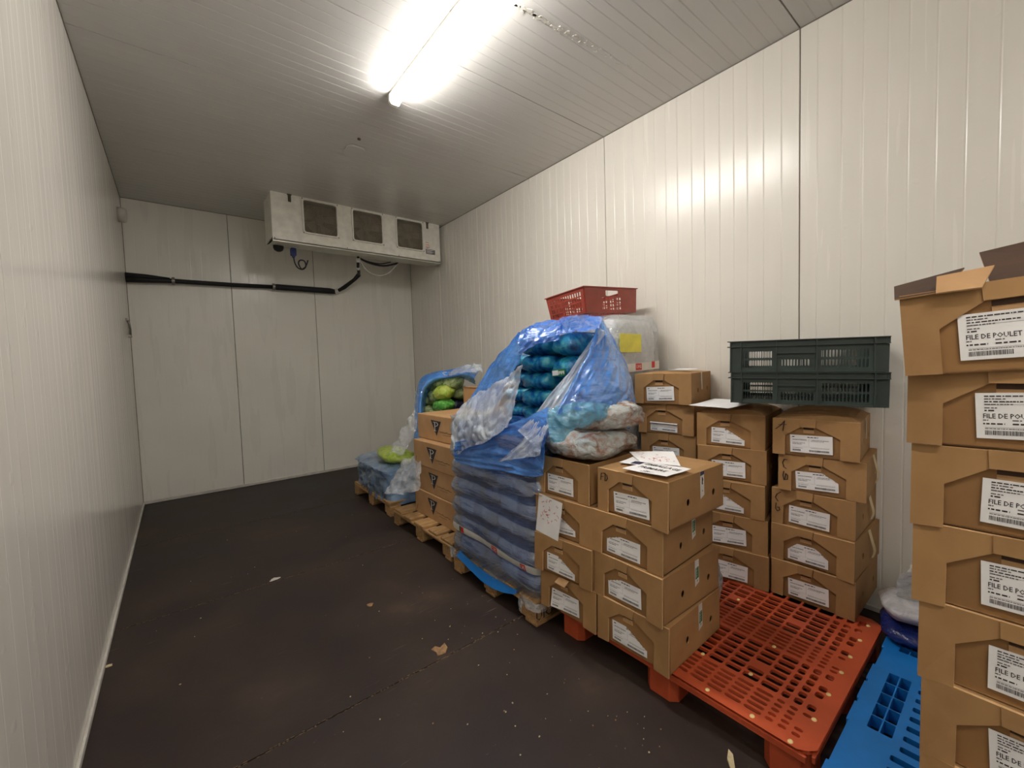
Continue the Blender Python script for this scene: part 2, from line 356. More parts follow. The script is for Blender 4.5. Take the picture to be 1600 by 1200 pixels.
for k, (a, b) in enumerate(zip(seams, seams[1:])):
    mb = MB(); g = .0032; n = 90; top = []; 
    for yy, s in ((a+g, 1), (b-g, -1)):
        top.append([(XL+(XR-XL)*i/n, yy+(.0018*nz(i*.7, k, s, 1.0)+.0012*s*max(0, nz(i*1.3, k*3, 5, 1))), 0) for i in range(n+1)])
    low = [[(x, y, -.006) for x, y, z in r] for r in top]
    mb.grid([low[0], top[0], top[1], low[1]])
    put('floor_board', mb.mesh('floor_board', 'floor', 0), fl)
M['grime'] = plain('joint_grime', srgb(112, 92, 68), .8, var=.25, scale=30)
mb = MB(); rg = random.Random(5)
for yy in seams[1:-1]:
    for k in range(230):
        x = XL+(XR-XL)*k/230; wd = rg.uniform(.001, .004)*(1+1.5*max(0, nz(x*2.5, yy, 1))); o_ = rg.choice((-1, 1))*(.0032+wd/2); L = rg.uniform(.006, .016)
        if rg.random() < .75: mb.box(x, x+L, yy+o_-wd/2, yy+o_+wd/2, .0002, .0012)
        if rg.random() < .6: mb.box(x, x+L, yy-.003, yy+.003, -.0055, -.0035+rg.random()*.003)
o = put('joint_grime', mb.mesh('joint_grime', 'grime', 0), fl); o['kind'] = 'stuff'
for nm, bx in (('trim_1', (XL, XL+.012, YF, YB, 0, .03)), ('trim_2', (XL, XR, YB-.012, YB, 0, .035)), ('trim_3', (XR-.012, XR, YF, YB, 0, .03))):
    mb = MB(); mb.box(*bx); o = put(nm, mb.mesh(nm, 'trim', bevel=.003)); o['kind'] = 'structure'
for nm, bx in (('trim_4', (XL, XL+.004, YB-.004, YB, .03, H)), ('trim_5', (XR-.004, XR, YB-.004, YB, .03, H)), ('trim_6', (XL, XR, YB-.005, YB, H-.005, H)), ('trim_7', (XR-.005, XR, YF, YB-.01, H-.005, H)), ('trim_8', (XL, XL+.005, YF, YB-.01, H-.005, H))):
    mb = MB(); mb.box(*bx); o = put(nm, mb.mesh(nm, 'joint')); o['kind'] = 'structure'

# ------------------------------------------------------------------ tube lights on the ceiling
def lamp(x, y0, y1, label):
    t = empty('tube_lamp', (x, (y0+y1)/2, H)); tag(t, label, 'light', None); L = (y1-y0)/2
    mb = MB(); mb.extr(rrect(-.036, .036, -.022, -.0, .004), [], lambda u, v, s: (u, s, v), -L, L); put('lamp_housing', mb.mesh('lamp_housing', 'casing_white'), t)
    mb = MB(); mb.extr(rrect(-.036, .036, -.085, -.0225, .03, 6), [], lambda u, v, s: (u, s, v), -L+.015, L-.015); put('diffuser', mb.mesh('diffuser', 'tube' if y0 > 0 else 'tube_weak'), t)
    for s in (-1, 1):
        mb = MB(); mb.extr(rrect(-.038, .038, -.088, -.0, .02, 5), [], lambda u, v, q: (u, q, v), s*L-.014, s*L+.014)
        put('end_cap', mb.mesh('end_cap', 'casing_white', bevel=.003), t)
lamp(1.34, 1.45, 2.93, 'long lit fluorescent tube lamp fixed to the ceiling in view')
lamp(.3, -1.6, -.1, 'second fluorescent tube lamp on the ceiling behind the viewpoint')
# faint round cover and screw left on the ceiling, dried sealant line
t = empty('ceiling_cover', (1.37, 3.9, H)); tag(t, 'flat pale cover plate on the ceiling beyond the lamp', 'cover plate')
mb = MB(); mb.extr(rrect(-.08, .08, -.1, .1, .05, 6), [], lambda u, v, s: (u, v, s), -.012, 0); put('plate', mb.mesh('plate', 'ceiling', bevel=.004), t)
mb = MB(); mb.extr(circ(0, 0, .014), [], lambda u, v, s: (u, v, s), -.01, 0); tag(put('screw_plug', mb.mesh('screw_plug', 'fan_dark'), None, (1.34, 3.67, H)), 'small dark screw plug in the ceiling between cover plate and lamp', 'plug')
mb = MB(); r = random.Random(3)
for k in range(70):
    s = k/70; x = 1.589+s*.97+r.uniform(-.03, .03); y = 1.82-s*.08+r.uniform(-.02, .02); a = r.uniform(.004, .016)*(1.2-s)
    mb.extr([(x+a*math.cos(q)*r.uniform(.6, 1.8), y+a*math.sin(q)*r.uniform(.6, 1.2)) for q in [i*PI/3 for i in range(6)]], [], lambda u, v, q: (u, v, q), H-.003, H+.001)
tag(put('sealant_residue', mb.mesh('sealant_residue', 'trim', 0)), 'line of pale dried sealant smears on the ceiling', 'residue', None, 'stuff')

# ------------------------------------------------------------------ ceiling cooler with three fans
c = empty('unit_cooler', (1.96, 5.27, H)); tag(c, 'white three-fan evaporator unit hung from ceiling in the far right corner', 'cooler')
X0, X1, ZB, DP = -1.05, 1.045, -.53, .42
cx = [(.5*(1.215+1.625))-1.96, .5*(1.775+2.181)-1.96, .5*(2.345+2.746)-1.96]; cz = -.215; hs = .185
mb = MB()
fn = lambda u, v, t: (u, t, v)
mb.extr([(X0, ZB+.0), (X1, ZB), (X1, 0), (X0, 0)], [rrect(a-hs, a+hs, cz-hs, cz+hs, .03, 4) for a in cx], fn, 0, .012)
mb.box(X0, X0+.012, .012, DP, ZB+.04, 0); mb.box(X1-.012, X1, .012, DP, ZB+.04, 0); mb.box(X0, X1, DP, DP+.01, ZB+.04, 0)
put('casing', mb.mesh('casing', 'casing_white', bevel=.002), c)
mb = MB(); mb.grid([[(X0, 0, ZB), (X1, 0, ZB)], [(X0, .02, ZB-.012), (X1, .02, ZB-.012)], [(X0, DP*.5, ZB+.0), (X1, DP*.5, ZB+.0)], [(X0, DP, ZB+.04), (X1, DP, ZB+.04)]]); mb.box(X0, X1, .0, .02, ZB-.012, ZB+.012)
put('drip_tray', mb.mesh('drip_tray', 'galv', 0), c)
mb = MB(); mb.box(X0+.02, X1-.02, .13, .14, ZB+.05, -.01)
for a in cx:
    mb.extr(circ(a, cz, hs*.97, 24), [], fn, .13, .128)
put('fan_plenum', mb.mesh('fan_plenum', 'fan_dark'), c)
frame_mb = MB(); frame_mb.extr(rrect(-hs-.012, hs+.012, -hs-.012, hs+.012, .035, 5), [rrect(-hs+.004, hs-.004, -hs+.004, hs-.004, .025, 5)], fn, -.022, 0); frame_me = frame_mb.mesh('grille_frame', 'casing_white', bevel=.003)
g = MB()
for k in range(1, 15):
    rr = k*.0132; pts = [(rr*math.cos(q), -.016, rr*math.sin(q)) for q in [i*2*PI/32 for i in range(33)]]; g.tube(pts, .0013, 4, cap=False)
for k in range(-13, 14):
    u = k*.0135; g.box(u-.0011, u+.0011, -.015, -.0128, -hs+.005, hs-.005); g.box(-hs+.005, hs-.005, -.0135, -.0113, u-.0011, u+.0011)
g_me = g.mesh('fan_guard', 'grille', 0)
fb = MB()
fb.extr(circ(0, 0, .05, 20), [], fn, .02, .09)
for k in range(5):
    q = k*2*PI/5; rows = []
    for i in range(6):
        rr = .045+i*.024; row = []
        for j in range(4):
            an = q+(j-1.5)*.28+i*.06; row.append((rr*math.cos(an), .055+(j-1.5)*.016, rr*math.sin(an)))
        rows.append(row)
    fb.grid(rows)
f_me = fb.mesh('fan_blades', 'fan_blade', 1e-5, True)
for a in cx:
    fr = put('grille_frame', frame_me, c, (a, 0, cz)); put('fan_guard', g_me, fr); put('fan_blades', f_me, c, (a, 0, cz))
sm = MB(); sm.extr(circ(0, 0, .006, 8), [], fn, -.004, 0); s_me = sm.mesh('screw', 'fan_dark')
for a in cx:
    for sx in (-1, 1):
        for sz in (-1, 1): put('screw', s_me, c, (a+sx*(hs+.008), -.022, cz+sz*(hs+.008)))
for a in (X0+.02, cx[0]+.31*.95, .42, X1-.015): put('screw', s_me, c, (a, 0, ZB+.022))
for a in (1.1-1.96, 2.814-1.96):
    mb = MB(); mb.box(a-.016, a+.016, -.006, 0, -.085, 0); mb.box(a-.022, a+.022, -.012, .02, -.012, 0); put('hanging_bracket', mb.mesh('hanging_bracket', 'fan_dark', bevel=.001), c)
mb = MB(); mb.extr([(.8-.07+.09, -.43), (.96, -.43), (.96, -.365), (.8-.07+.09, -.365)], [], fn, -.001, 0); pl = put('rating_plate', mb.mesh('rating_plate', 'ink_grey', 0), c); pl['label'] = 'small grey rating plate'
mb = MB()
for i in range(4): mb.box(.83, .94-.03*(i % 2), -.0018, -.001, -.378-.013*i, -.373-.013*i)
put('plate_print', mb.mesh('plate_print', 'paper', 0), pl)
mb = MB()
for i, (u, v, w_) in enumerate(((.82, -.28, .05), (.825, -.31, .045), (.82, -.34, .06), (.83, -.355, .03))): mb.box(u, u+w_, -.001, 0, v, v+.008)
put('red_sticker', mb.mesh('red_sticker', 'ink_red', 0), c)
# pipe run along the back wall
t = empty('refrigerant_pipe', (XL, 6.3, 2.57)); tag(t, 'black insulated pipe clipped across the back wall and up to the cooler', 'pipe')
o0 = Vector((XL, 6.3, 2.57))
def rel(L, o=o0): return [tuple(Vector(p)-o) for p in L]
mb = MB(); mb.tube(rel([(XL+.0, 6.3, 2.565), (-.25, 6.3, 2.568), (.03, 6.3, 2.578), (.6, 6.3, 2.585), (1.06, 6.3, 2.6)]), [.04, .038, .027, .026, .026], 12); mb.tube(rel([(XL, 6.27, 2.60), (-.2, 6.275, 2.60), (.0, 6.29, 2.6)]), [.03, .026, .012], 10)
put('insulation', mb.mesh('insulation', 'black_foam', 1e-5, True), t)
mb = MB(); mb.tube(rel([(1.07, 6.3, 2.602), (1.1, 6.3, 2.602), (1.78, 6.3, 2.606), (1.86, 6.3, 2.6)]), [.03, .04, .04, .032], 12); put('insulation', mb.mesh('insulation', 'black_foam', 1e-5, True), t)
mb = MB(); mb.tube(rel([(1.86, 6.3, 2.6), (1.95, 6.22, 2.66), (2.06, 6.1, 2.76), (2.1, 6.02, 2.82)]), [.02, .028, .024, .03], 10); mb.tube(rel([(2.1, 6.02, 2.82), (2.06, 5.9, 2.84), (2.0, 5.75, 2.87), (1.945, 5.57, 2.95)]), [.02, .02, .018, .016], 10); put('riser', mb.mesh('riser', 'black_foam', 1e-5, True), t)
for p in ((.03, 6.3, 2.578), (1.065, 6.3, 2.601)):
    mb = MB(); mb.tube(rel([(p[0]-.014, p[1], p[2]), (p[0]+.014, p[1], p[2])]), .045, 12); mb.box(p[0]-.012-XL, p[0]+.012-XL, 0, .068, p[2]-2.57-.012, p[2]-2.57+.012); put('pipe_clip', mb.mesh('pipe_clip', 'metal', 0, True), t)
mb = MB(); mb.tube(rel([(1.85, 6.3, 2.6), (1.88, 6.27, 2.62)]), .036, 10); mb.tube(rel([(1.955, 5.6, 2.9), (1.945, 5.57, 2.94)]), .028, 10); mb.tube(rel([(2.02, 5.8, 2.85), (2.0, 5.76, 2.862)]), .023, 10)
put('tape_band', mb.mesh('tape_band', 'tape_white', 0, True), t)
def hang(name, label, cat, pts, r, mat, n=8):
    mb = MB(); P = catmull(pts, 6); o = Vector(P[0]); mb.tube([Vector(p)-o for p in P], r, n); ob = put(name, mb.mesh(name, mat, 1e-5, True), None, o); return tag(ob, label, cat)
hang('drain_tube', 'thin white tube sagging in a loop beneath the cooler', 'tube', [(1.96, 5.56, 2.93), (2.05, 5.58, 2.80), (2.2, 5.6, 2.745), (2.36, 5.6, 2.79), (2.5, 5.56, 2.94)], .006, 'white_cable')
hang('cable', 'thicker black cable sagging close under the cooler', 'cable', [(1.97, 5.58, 2.94), (2.1, 5.6, 2.9), (2.3, 5.6, 2.885), (2.5, 5.57, 2.94)], .013, 'black_cable')
hang('cable', 'thinner black cable just above the thicker one under the cooler', 'cable', [(2.0, 5.6, 2.94), (2.1, 5.62, 2.92), (2.26, 5.62, 2.912), (2.4, 5.59, 2.945)], .008, 'black_cable')
t = empty('junction_box', (1.17, 5.56, 2.95)); tag(t, 'blue electrical junction with looped black lead under the cooler', 'junction box')
mb = MB(); mb.extr(rrect(-.03, .03, -.09, 0, .01), [], fn, -.025, .025); mb.extr(circ(0, -.1, .016, 10), [], fn, -.016, .016); put('housing', mb.mesh('housing', 'blue_box', bevel=.004), t)
mb = MB(); P = [(0, 0, -.1), (.01, 0, -.17), (.04, 0, -.225), (.09, 0, -.24), (.13, 0, -.2), (.12, 0, -.14), (.075, 0, -.13), (.05, 0, -.17), (.08, 0, -.235), (.13, .01, -.2), (.16, .01, -.12)]; mb.tube(catmull(P, 5), .008, 8); put('lead', mb.mesh('lead', 'black_cable', 1e-5, True), t)
mb = MB(); mb.tube([(0, 0, .01), (0, 0, -.02), (0, 0, -.045), (0, 0, -.06)], [.055, .055, .045, .02], 14); tag(put('cable_gland', mb.mesh('cable_gland', 'black_foam', 1e-5, True), None, (1.01, 5.54, 2.945)), 'black domed gland under the left end of the cooler', 'gland')
# latch and round vent on the left wall
t = empty('wall_latch', (XL, 6.02, 2.0)); tag(t, 'small metal latch on the left wall near the back corner', 'latch')
mb = MB(); mb.box(0, .012, -.12, .12, .06, .09); mb.box(0, .012, .07, .1, -.09, .07); mb.box(.0, .03, -.02, .1, -.1, -.075); put('latch_plate', mb.mesh('latch_plate', 'metal', bevel=.002), t)
mb = MB(); mb.tube([(.02, -.08, .06), (.025, .0, -.02), (.02, .07, -.07)], .01, 8); put('handle', mb.mesh('handle', 'metal', 1e-5, True), t)
mb = MB(); mb.tube([(0, 0, 0), (.05, 0, 0), (.07, 0, 0), (.075, 0, 0)], [.075, .075, .06, .02], 20); tag(put('vent_cap', mb.mesh('vent_cap', 'trim', 1e-5, True), None, (XL, 5.95, 3.16)), 'round white cap high on the left wall near the corner', 'cap')

# ------------------------------------------------------------------ cartons
CW, CD = .375, .48
def warp_for(var, LW, LH):
    def fold(s, q, a, b, lift):
        # fold line a->b ; points left of it are reflected across it
        ax, ay = a; dx, dy = b[0]-ax, b[1]-ay; L = math.hypot(dx, dy); nx, ny = -dy/L, dx/L
        d = (s-ax)*nx+(q-ay)*ny
        if d < 0: return s-2*d*nx, q-2*d*ny, lift+.010*math.sin(min(1, d/.03)*PI/2), True
        return s, q, 0, False
    def w(s, q):
        base = .0022+.0018*math.sin(s/LW*PI)*math.sin(q/LH*5+1)
        f = False; l = 0
        if var == 'corner': s, q, l, f = fold(s, q, (LW, LH*.36), (LW*.42, LH), .003)
        elif var == 'small_corner': s, q, l, f = fold(s, q, (LW, LH*.55), (LW*.66, LH), .003)
        elif var == 'left_corner': s, q, l, f = fold(s, q, (LW*.38, LH), (0, LH*.72), .003)
        elif var == 'both_corners':
            if s > LW/2: s, q, l, f = fold(s, q, (LW, LH*.55), (LW*.7, LH), .003)
            else: s, q, l, f = fold(s, q, (LW*.22, LH), (0, LH*.6), .003)
        elif var == 'rolled':
            if q > LH*.55: l = .014*math.sin((q-LH*.55)/(LH*.45)*PI); q = LH*.55+(q-LH*.55)*.2-.0; f = True
        elif var == 'bow': l = .02*(1-s/LW)**2*(1-q/LH)
        return s, q, base+l, f
    return w
def label_elems(kind, LW, LH, seed):
    r = random.Random(seed); E = []   # rects (s0,s1,q0,q1,ink)
    def dash(s, q, L, h, ink=1, gap=.25):
        x = s
        while x < s+L:
            ww = r.uniform(.6, 2.4)*h*1.4; E.append((x, min(x+ww, s+L), q, q+h, ink)); x += ww+h*r.uniform(.3, .8)
    def bars(s, q, L, h):
        x = s
        while x < s+L:
            ww = r.choice((.0006, .0009, .0014)); E.append((x, x+ww, q, q+h, 0)); x += ww+r.choice((.0006, .001, .0013))
    m = LW*.05
    if kind == 'big':
        for k, L in enumerate((.34, .12, .29, .16)): dash(m, LH*(.915-.06*k), LW*L, LH*.026, 0 if k % 2 == 0 else 1)
        dash(m, LH*.66, LW*.07, LH*.024); dash(m, LH*.60, LW*.06, LH*.03, 0)
        E.append((m, LW*.55, LH*.745, LH*.75, 0)); E.append((LW*.55, LW*.553, LH*.63, LH*.99, 0)); E.append((LW*.55, LW, LH*.63, LH*.636, 0))
        dash(LW*.565, LH*.92, LW*.13, LH*.026); dash(LW*.565, LH*.79, LW*.36, LH*.03, 0); dash(LW*.565, LH*.71, LW*.06, LH*.03, 0); dash(LW*.67, LH*.71, LW*.1, LH*.03, 0)
        for s, L in ((.04, .03), (.2, .05), (.38, .12), (.6, .04), (.7, .06)): dash(LW*s, LH*.39, LW*L, LH*.026)
        for s, L in ((.04, .12), (.2, .13), (.4, .07), (.6, .02), (.72, .02)): dash(LW*s, LH*.31, LW*L, LH*.032, 0)
        E.append((m, LW*.96, LH*.245, LH*.25, 0)); dash(m, LH*.21, LW*.55, LH*.018)
        bars(m, LH*.08, LW*.24, LH*.1); bars(LW*.5, LH*.08, LW*.42, LH*.1)
        E += [('T', 'FILE DE POULET S/V 5KG X2 HALAL CONGEL.', LW*.47, LH*.49, LH*.145)]
    else:
        dash(LW*.42, LH*.87, LW*.26, LH*.045, 0); dash(LW*.05, LH*.86, LW*.06, LH*.05, 0)
        dash(LW*.06, LH*.72, LW*.34, LH*.03, 0); dash(LW*.52, LH*.72, LW*.4, LH*.03); dash(LW*.5, LH*.66, LW*.3, LH*.02)
        E.append((LW*.455, LW*.458, LH*.36, LH*.78, 1)); dash(LW*.06, LH*.54, LW*.3, LH*.028); dash(LW*.06, LH*.47, LW*.22, LH*.028, 0)
        E.append((m, LW*.94, LH*.34, LH*.345, 1)); dash(LW*.06, LH*.25, LW*.25, LH*.025); dash(LW*.5, LH*.29, LW*.42, LH*.018)
        bars(LW*.06, LH*.09, LW*.2, LH*.09); bars(LW*.46, LH*.09, LW*.46, LH*.1)
    return E
_lab = {}
def label_meshes(kind, var, LW, LH):
    key = (kind, var, LW)
    if key in _lab: return _lab[key]
    w_ = warp_for(var, LW, LH); mb = MB(); rows = []
    for i in range(15):
        row = []
        for j in range(25):
            s, q, l, f = w_(LW*j/24, LH*i/14); row.append((-l, -s, q))
        rows.append(row)
    mb.grid(rows); me = mb.mesh('label', 'paper', 0, True)
    pm = MB()
    def pt(s, q):
        s2, q2, l, f = w_(s, q); return (-l-.0006, -s2, q2), f
    for e in label_elems(kind, LW, LH, 5):
        if e[0] == 'T':
            TP = text_pts(e[1], e[4]); kx = LW*.86/(2*max(x for fc in TP for x, y in fc))
            for fc in TP:
                P = [pt(e[2]+x*kx, e[3]+y) for x, y in fc]
                if not any(f for _, f in P): pm.face([p for p, _ in P], 0)
            continue
        s0, s1, q0, q1, ink = e; s1 = min(s1, LW*.99)
        if s1 <= s0: continue
        n = max(1, int((s1-s0)/.012))
        for k in range(n):
            a, b = s0+(s1-s0)*k/n, s0+(s1-s0)*(k+1)/n; P = [pt(a, q0), pt(b, q0), pt(b, q1), pt(a, q1)]
            if not any(f for _, f in P): pm.face([p for p, _ in P], ink)
    pe = pm.mesh('label_print', ['ink', 'ink_grey'], 0)
    _lab[key] = (me, pe); return _lab[key]
_body = {}
def body_mesh(Hc, top, seed, W=CW, D=CD, holes=True):
    key = (Hc, top, seed, W, D, holes)
    if key in _body: return _body[key]
    mb = MB(); xi = .010; ins = .002
    mb.face([(xi, 0, 0), (xi, W, 0), (xi, W, Hc), (xi, 0, Hc)], 1)
    hs_ = [circ(.16, Hc*.42, .013, 12, .0165), circ(.385, Hc*.42, .013, 12, .0165)] if holes else []
    for y, s in ((0, 1), (W, -1)):
        mb.extr([(xi, 0), (D, 0), (D, Hc), (xi, Hc)], hs_, lambda u, v, t: (u, y+s*t, v), .0, .004)
    mb.box(D-.004, D, 0, W, 0, Hc); mb.box(xi, D, 0, W, 0, .004)
    n = 14
    if top == 'open':
        mb.box(xi, xi+.004, 0, W, 0, Hc); mb.box(xi, D, 0, W, Hc-.03, Hc-.026)
    else:
        bulge = {'flat': .0, 'bulge': .055, 'soft': .010}[top]; rows = []
        for i in range(n+1):
            row = []
            for j in range(n+1):
                a, b = i/n, j/n; e = min(a, 1-a, b, 1-b)*n
                z = Hc+bulge*(math.sin(a*PI)*math.sin(b*PI))**.45 if bulge else Hc
                if bulge and e >= 1: z += .004*nz(a*3+seed, b*3, seed, 1)+.003*nz(a*9, b*9, seed)
                row.append((xi+(D-xi)*a, W*b, z))
            rows.append(row)
        mb.grid(rows, 0)
    _body[key] = mb.mesh('carton_body', ['card', 'card_in'], 1e-5); return _body[key]
_flap = {}
def flap_meshes(Hc, style, seed, W=CW):
    """outer face flaps around the label window: left, right, tab"""
    key = (Hc, style, seed, W)
    if key in _flap: return _flap[key]
    r = random.Random(seed*13+5); dr = -.05 if style == 'drop' else 0.0; j = lambda a: a+r.uniform(-.012, .012)
    def fn(u, v, t): return (.010-t-(.006*(1-v) if v < .1 else 0), W*(1-u), v*Hc)
    uL, uT0, uT1, uR, vs, vt = j(.16), j(.35), j(.53), j(.80), j(.53), j(.80)
    L = [(0, dr), (uL, dr*.6), (uL, vs), (uT0, vt), (uT1-.02, vt), (uT1, 1.0), (0, 1.0)]
    if style == 'slit': Rr = [(uT1, 1.0), (uT1-.01, vt), (uR+.02, vs+.02), (uR+.022, vs), (uR-.04, vs+.02), (uR-.05, -.0), (1, 0), (1, 1)]
    Rr = [(uT1+.006, .995), (uT1-.005, vt), (uR, vs), (uR, 0 if style != 'drop' else dr*.5), (1, dr), (1, .995)]
    a = MB(); a.extr(L, [], fn, 0, .0092, 0, 1); b = MB(); b.extr(Rr, [], fn, 0, .0085, 0, 1)
    # tab folded down from the lid, with finger slot and small inner fold below it
    c = MB(); w2 = (uT1-uT0)*W
    def ft(u, v, t): return (.0008-t-.004*math.sin((1-v)*6)*.5, W*(1-u), v*Hc)
    c.extr([(uT0-.01, vt-.005), (uT1-.01, vt-.005), (uT1, 1.012), (uT0-.015, 1.012)], [], ft, 0, .003, 0, 1)
    d = MB(); d.extr([(uT0+.02, vt-.075), (uT1-.03, vt-.075), (uT1-.03, vt-.01), (uT0+.02, vt-.01)], [], fn, -.004, .0004, 0)  # flush plate, coloured dark for the shade inside the slot
    e = MB(); e.extr([(uT0+.02, vt-.17), (uT1-.025, vt-.17), (uT1-.03, vt-.08), (uT0+.02, vt-.08)], [], fn, 0, .0035, 0, 1)
    _flap[key] = [a.mesh('flap', ['card', 'card_edge']), b.mesh('flap', ['card', 'card_edge']), c.mesh('lid_tab', ['card', 'card_edge']), d.mesh('finger_slot', 'card_dark'), e.mesh('inner_fold', ['card_p', 'card_edge'])]
    return _flap[key]
def ribbon(pts, wdir, wd, mat, name):
    mb = MB(); w_ = Vector(wdir)*wd/2; P = catmull(pts, 4); mb.grid([[tuple(Vector(p)-w_), tuple(Vector(p)+w_)] for p in P]); return mb.mesh(name, mat, 0, True)
_tape = {}
def side_tape(kind, Hc):
    if (kind, Hc) in _tape: return _tape[(kind, Hc)]
    wd = .034; x0 = .262; out = []
    fn = lambda u, v, t: (x0+u, -.0009-t, v*Hc)
    a = MB(); bot = {'head': .40, 'logo': .42}[kind]; a.extr([(0, bot-.02), (wd, bot+.05), (wd-.002, 1.0), (-.002, 1.0)], [], fn, 0, .0008)
    b = MB()
    if kind == 'head':
        b.extr([(-.001, .90), (wd-.002, .92), (wd-.002, 1.0), (-.001, 1.0)], [], fn, .0009, .0014, 1)
        stroke(b, [(.016, .86), (.022, .80), (.014, .74), (.02, .70)], .007, lambda u, v, t: fn(u, v, .0012), 2); b.extr([(.012, .70), (.02, .72), (.02, .82), (.013, .86)], [], fn, .0009, .0013, 2)
        for v in (.56, .54): b.extr([(.014, v), (.02, v), (.02, v+.012), (.014, v+.012)], [], fn, .0009, .0013, 3)
    else:
        b.extr([(.003, .56), (wd-.004, .585), (wd-.005, .84), (.004, .82)], [], fn, .0009, .0014, 0)
        F = lambda u, v, t: fn(u, v, .002)
        for v in (.61, .67, .73, .79): stroke(b, [(.009, v), (.013, v+.03), (.024, v+.03)] if v != .67 else [(.009, v+.02), (.024, v+.02)], .0035, F, 4)
        stroke(b, [(.009, .6), (.009, .79)], .003, F, 4)
        b.extr([(.015, .49), (.022, .51), (.022, .55), (.017, .54)], [], fn, .0009, .0013, 0)
    out = (a.mesh('tape', 'tape_white'), b.mesh('tape_print', ['green_print', 'navy_print', 'ink', 'ink_grey', 'tape_white'], 0)); _tape[(kind, Hc)] = out; return out
MARKS = {
 'FD': [[(.05, .72), (.06, .88), (.11, .90)], [(.055, .80), (.09, .81)], [(.12, .72), (.125, .90)], [(.11, .89), (.15, .86), (.16, .79), (.14, .73), (.115, .72)]],
 'A': [[(.04, .70), (.10, .80), (.15, .93)], [(.15, .94), (.13, .66)], [(.08, .82), (.17, .84)]],
 'CD': [[(.11, .86), (.075, .86), (.055, .76), (.07, .64), (.10, .60)], [(.07, .52), (.06, .40), (.075, .28), (.115, .30), (.12, .40), (.10, .46)], [(.085, .30), (.095, .46), (.12, .42)]],
 'G': [[(.12, .90), (.07, .82), (.05, .72), (.085, .62)], [(.06, .56), (.055, .40), (.08, .34)], [(.08, .34), (.11, .38), (.10, .46), (.075, .44)]],
}
def carton(loc, yaw, Hc, label, group, style='plain', var='flat', kind='small', top='flat', tape=None, mark=None, seed=0, roll=0, pitch=0, lab=(.22, .09), LS=(.185, .094)):
    t = empty('cardboard_carton', loc, rot=(roll, pitch, yaw)); tag(t, label, 'box', group)
    H2 = Hc-.003
    put('carton_body', body_mesh(H2, top, seed % 3), t)
    for nm, me in zip(('flap', 'flap', 'lid_tab', 'finger_slot', 'inner_fold'), flap_meshes(H2, style, seed % 4)): put(nm, me, t)
    if var:
        LW, LH = LS; lm, pm = label_meshes(kind, var, LW, LH)
        o = put('label', lm, t, (.0092-.0022, CW*(1-lab[0]), lab[1]*Hc), (math.radians({0: 0, 1: -1.2, 2: 1.5, 3: -2.4}[seed % 4]), 0, 0)); o['label'] = {'flat': 'white printed label', 'bow': 'white printed label lifting at one end', 'rolled': 'white label with its top half curled down'}.get(var, 'white printed label with folded corner')
        put('label_print', pm, o)
    if tape in ('head', 'logo'):
        a, b = side_tape(tape, H2); o = put('tape', a, t); put('tape_print', b, o)
    elif tape == 'strap': put('tape', ribbon([(.24, -.001, H2), (.24, -.002, H2*.75), (.25, -.002, H2*.42)], (1, 0, 0), .03, 'tape', 'tape'), t)
    elif tape == 'loose': o = put('tape', ribbon([(.26, -.002, H2), (.27, -.012, H2*.72), (.28, -.022, H2*.42), (.285, -.012, H2*.2)], (.9, -.3, 0), .022, 'strap', 'tape'), t); o['label'] = 'cream tape hanging loose'
    if mark:
        mb = MB()
        for P in MARKS[mark]: stroke(mb, [(u, v) for u, v in P], .015, lambda u, v, q: (-.0012-.0066*max(0, (.6-v)/.6), CW*(1-u), v*H2))
        put('marker_writing', mb.mesh('marker_writing', 'marker', 0), t)
    return t
ORD = ['topmost', 'second from top', 'third from top', 'fourth from top', 'fifth from top', 'sixth from top', 'seventh from top', 'lowest']
Rd = math.radians
# nearest stack on the red pallet (bottom-near corner x, y ; yaw)
HF = .208
F = [((1.553, .932), 1.0, dict(style='drop', var='corner', tape='logo', seed=0)),
     ((1.545, .955), -1.5, dict(style='drop', var='left_corner', tape='logo', seed=1)),
     ((1.566, .963), 2.0, dict(style='plain', var='left_corner', tape='logo', seed=2, LS=(.18, .09))),
     ((1.562, .933), -1.0, dict(style='drop', var='flat', tape='head', mark='FD', top='soft', seed=3, lab=(.25, .06), LS=(.19, .094)))]
desc = ['bottom brown carton of the front stack on the red pallet, label corner folded', 'brown carton third from top in the front stack on the red pallet', 'brown carton second from top in the front stack, label curling at left', 'top brown carton of the front stack, marked FD, papers lying on it']
for k, ((x, y), yw, kw) in enumerate(F): carton((x, y, .15+HF*k), Rd(yw), HF, desc[k], 'cartons of the front stack', **kw)
G = [((1.545, 1.322), 2.5, dict(style='drop', var='bow', seed=1)), ((1.535, 1.332), 6, dict(style='plain', var='corner', seed=2)), ((1.553, 1.338), 5, dict(style='plain', var='corner', seed=3)), ((1.564, 1.362), 1.5, dict(style='plain', var='flat', top='open', seed=0))]
desc = ['bottom carton of the stack beside the blue-wrapped sacks, orange tab sticking out', 'carton third from top beside the blue-wrapped sacks, folded label corner', 'carton with a scribbled paper sheet hanging over its left corner', 'open carton holding the plastic bags of meat, top of the stack beside blue wrap']
for k, ((x, y), yw, kw) in enumerate(G): carton((x, y, .15+HF*k), Rd(yw), HF, desc[k], 'cartons beside the wrapped sacks', **kw)
C = [((2.57, .522), 0, dict(style='plain', var='flat', seed=1)), ((2.572, .528), -1.5, dict(style='drop', var='both_corners', seed=0, tape='loose')), ((2.60, .53), .5, dict(style='plain', var='flat', mark='G', seed=2, tape='loose')),
     ((2.612, .492), 5, dict(style='plain', var='small_corner', mark='CD', seed=3, tape='loose')), ((2.60, .515), 6, dict(style='plain', var='flat', mark='A', seed=1, top='bulge', tape='strap'))]
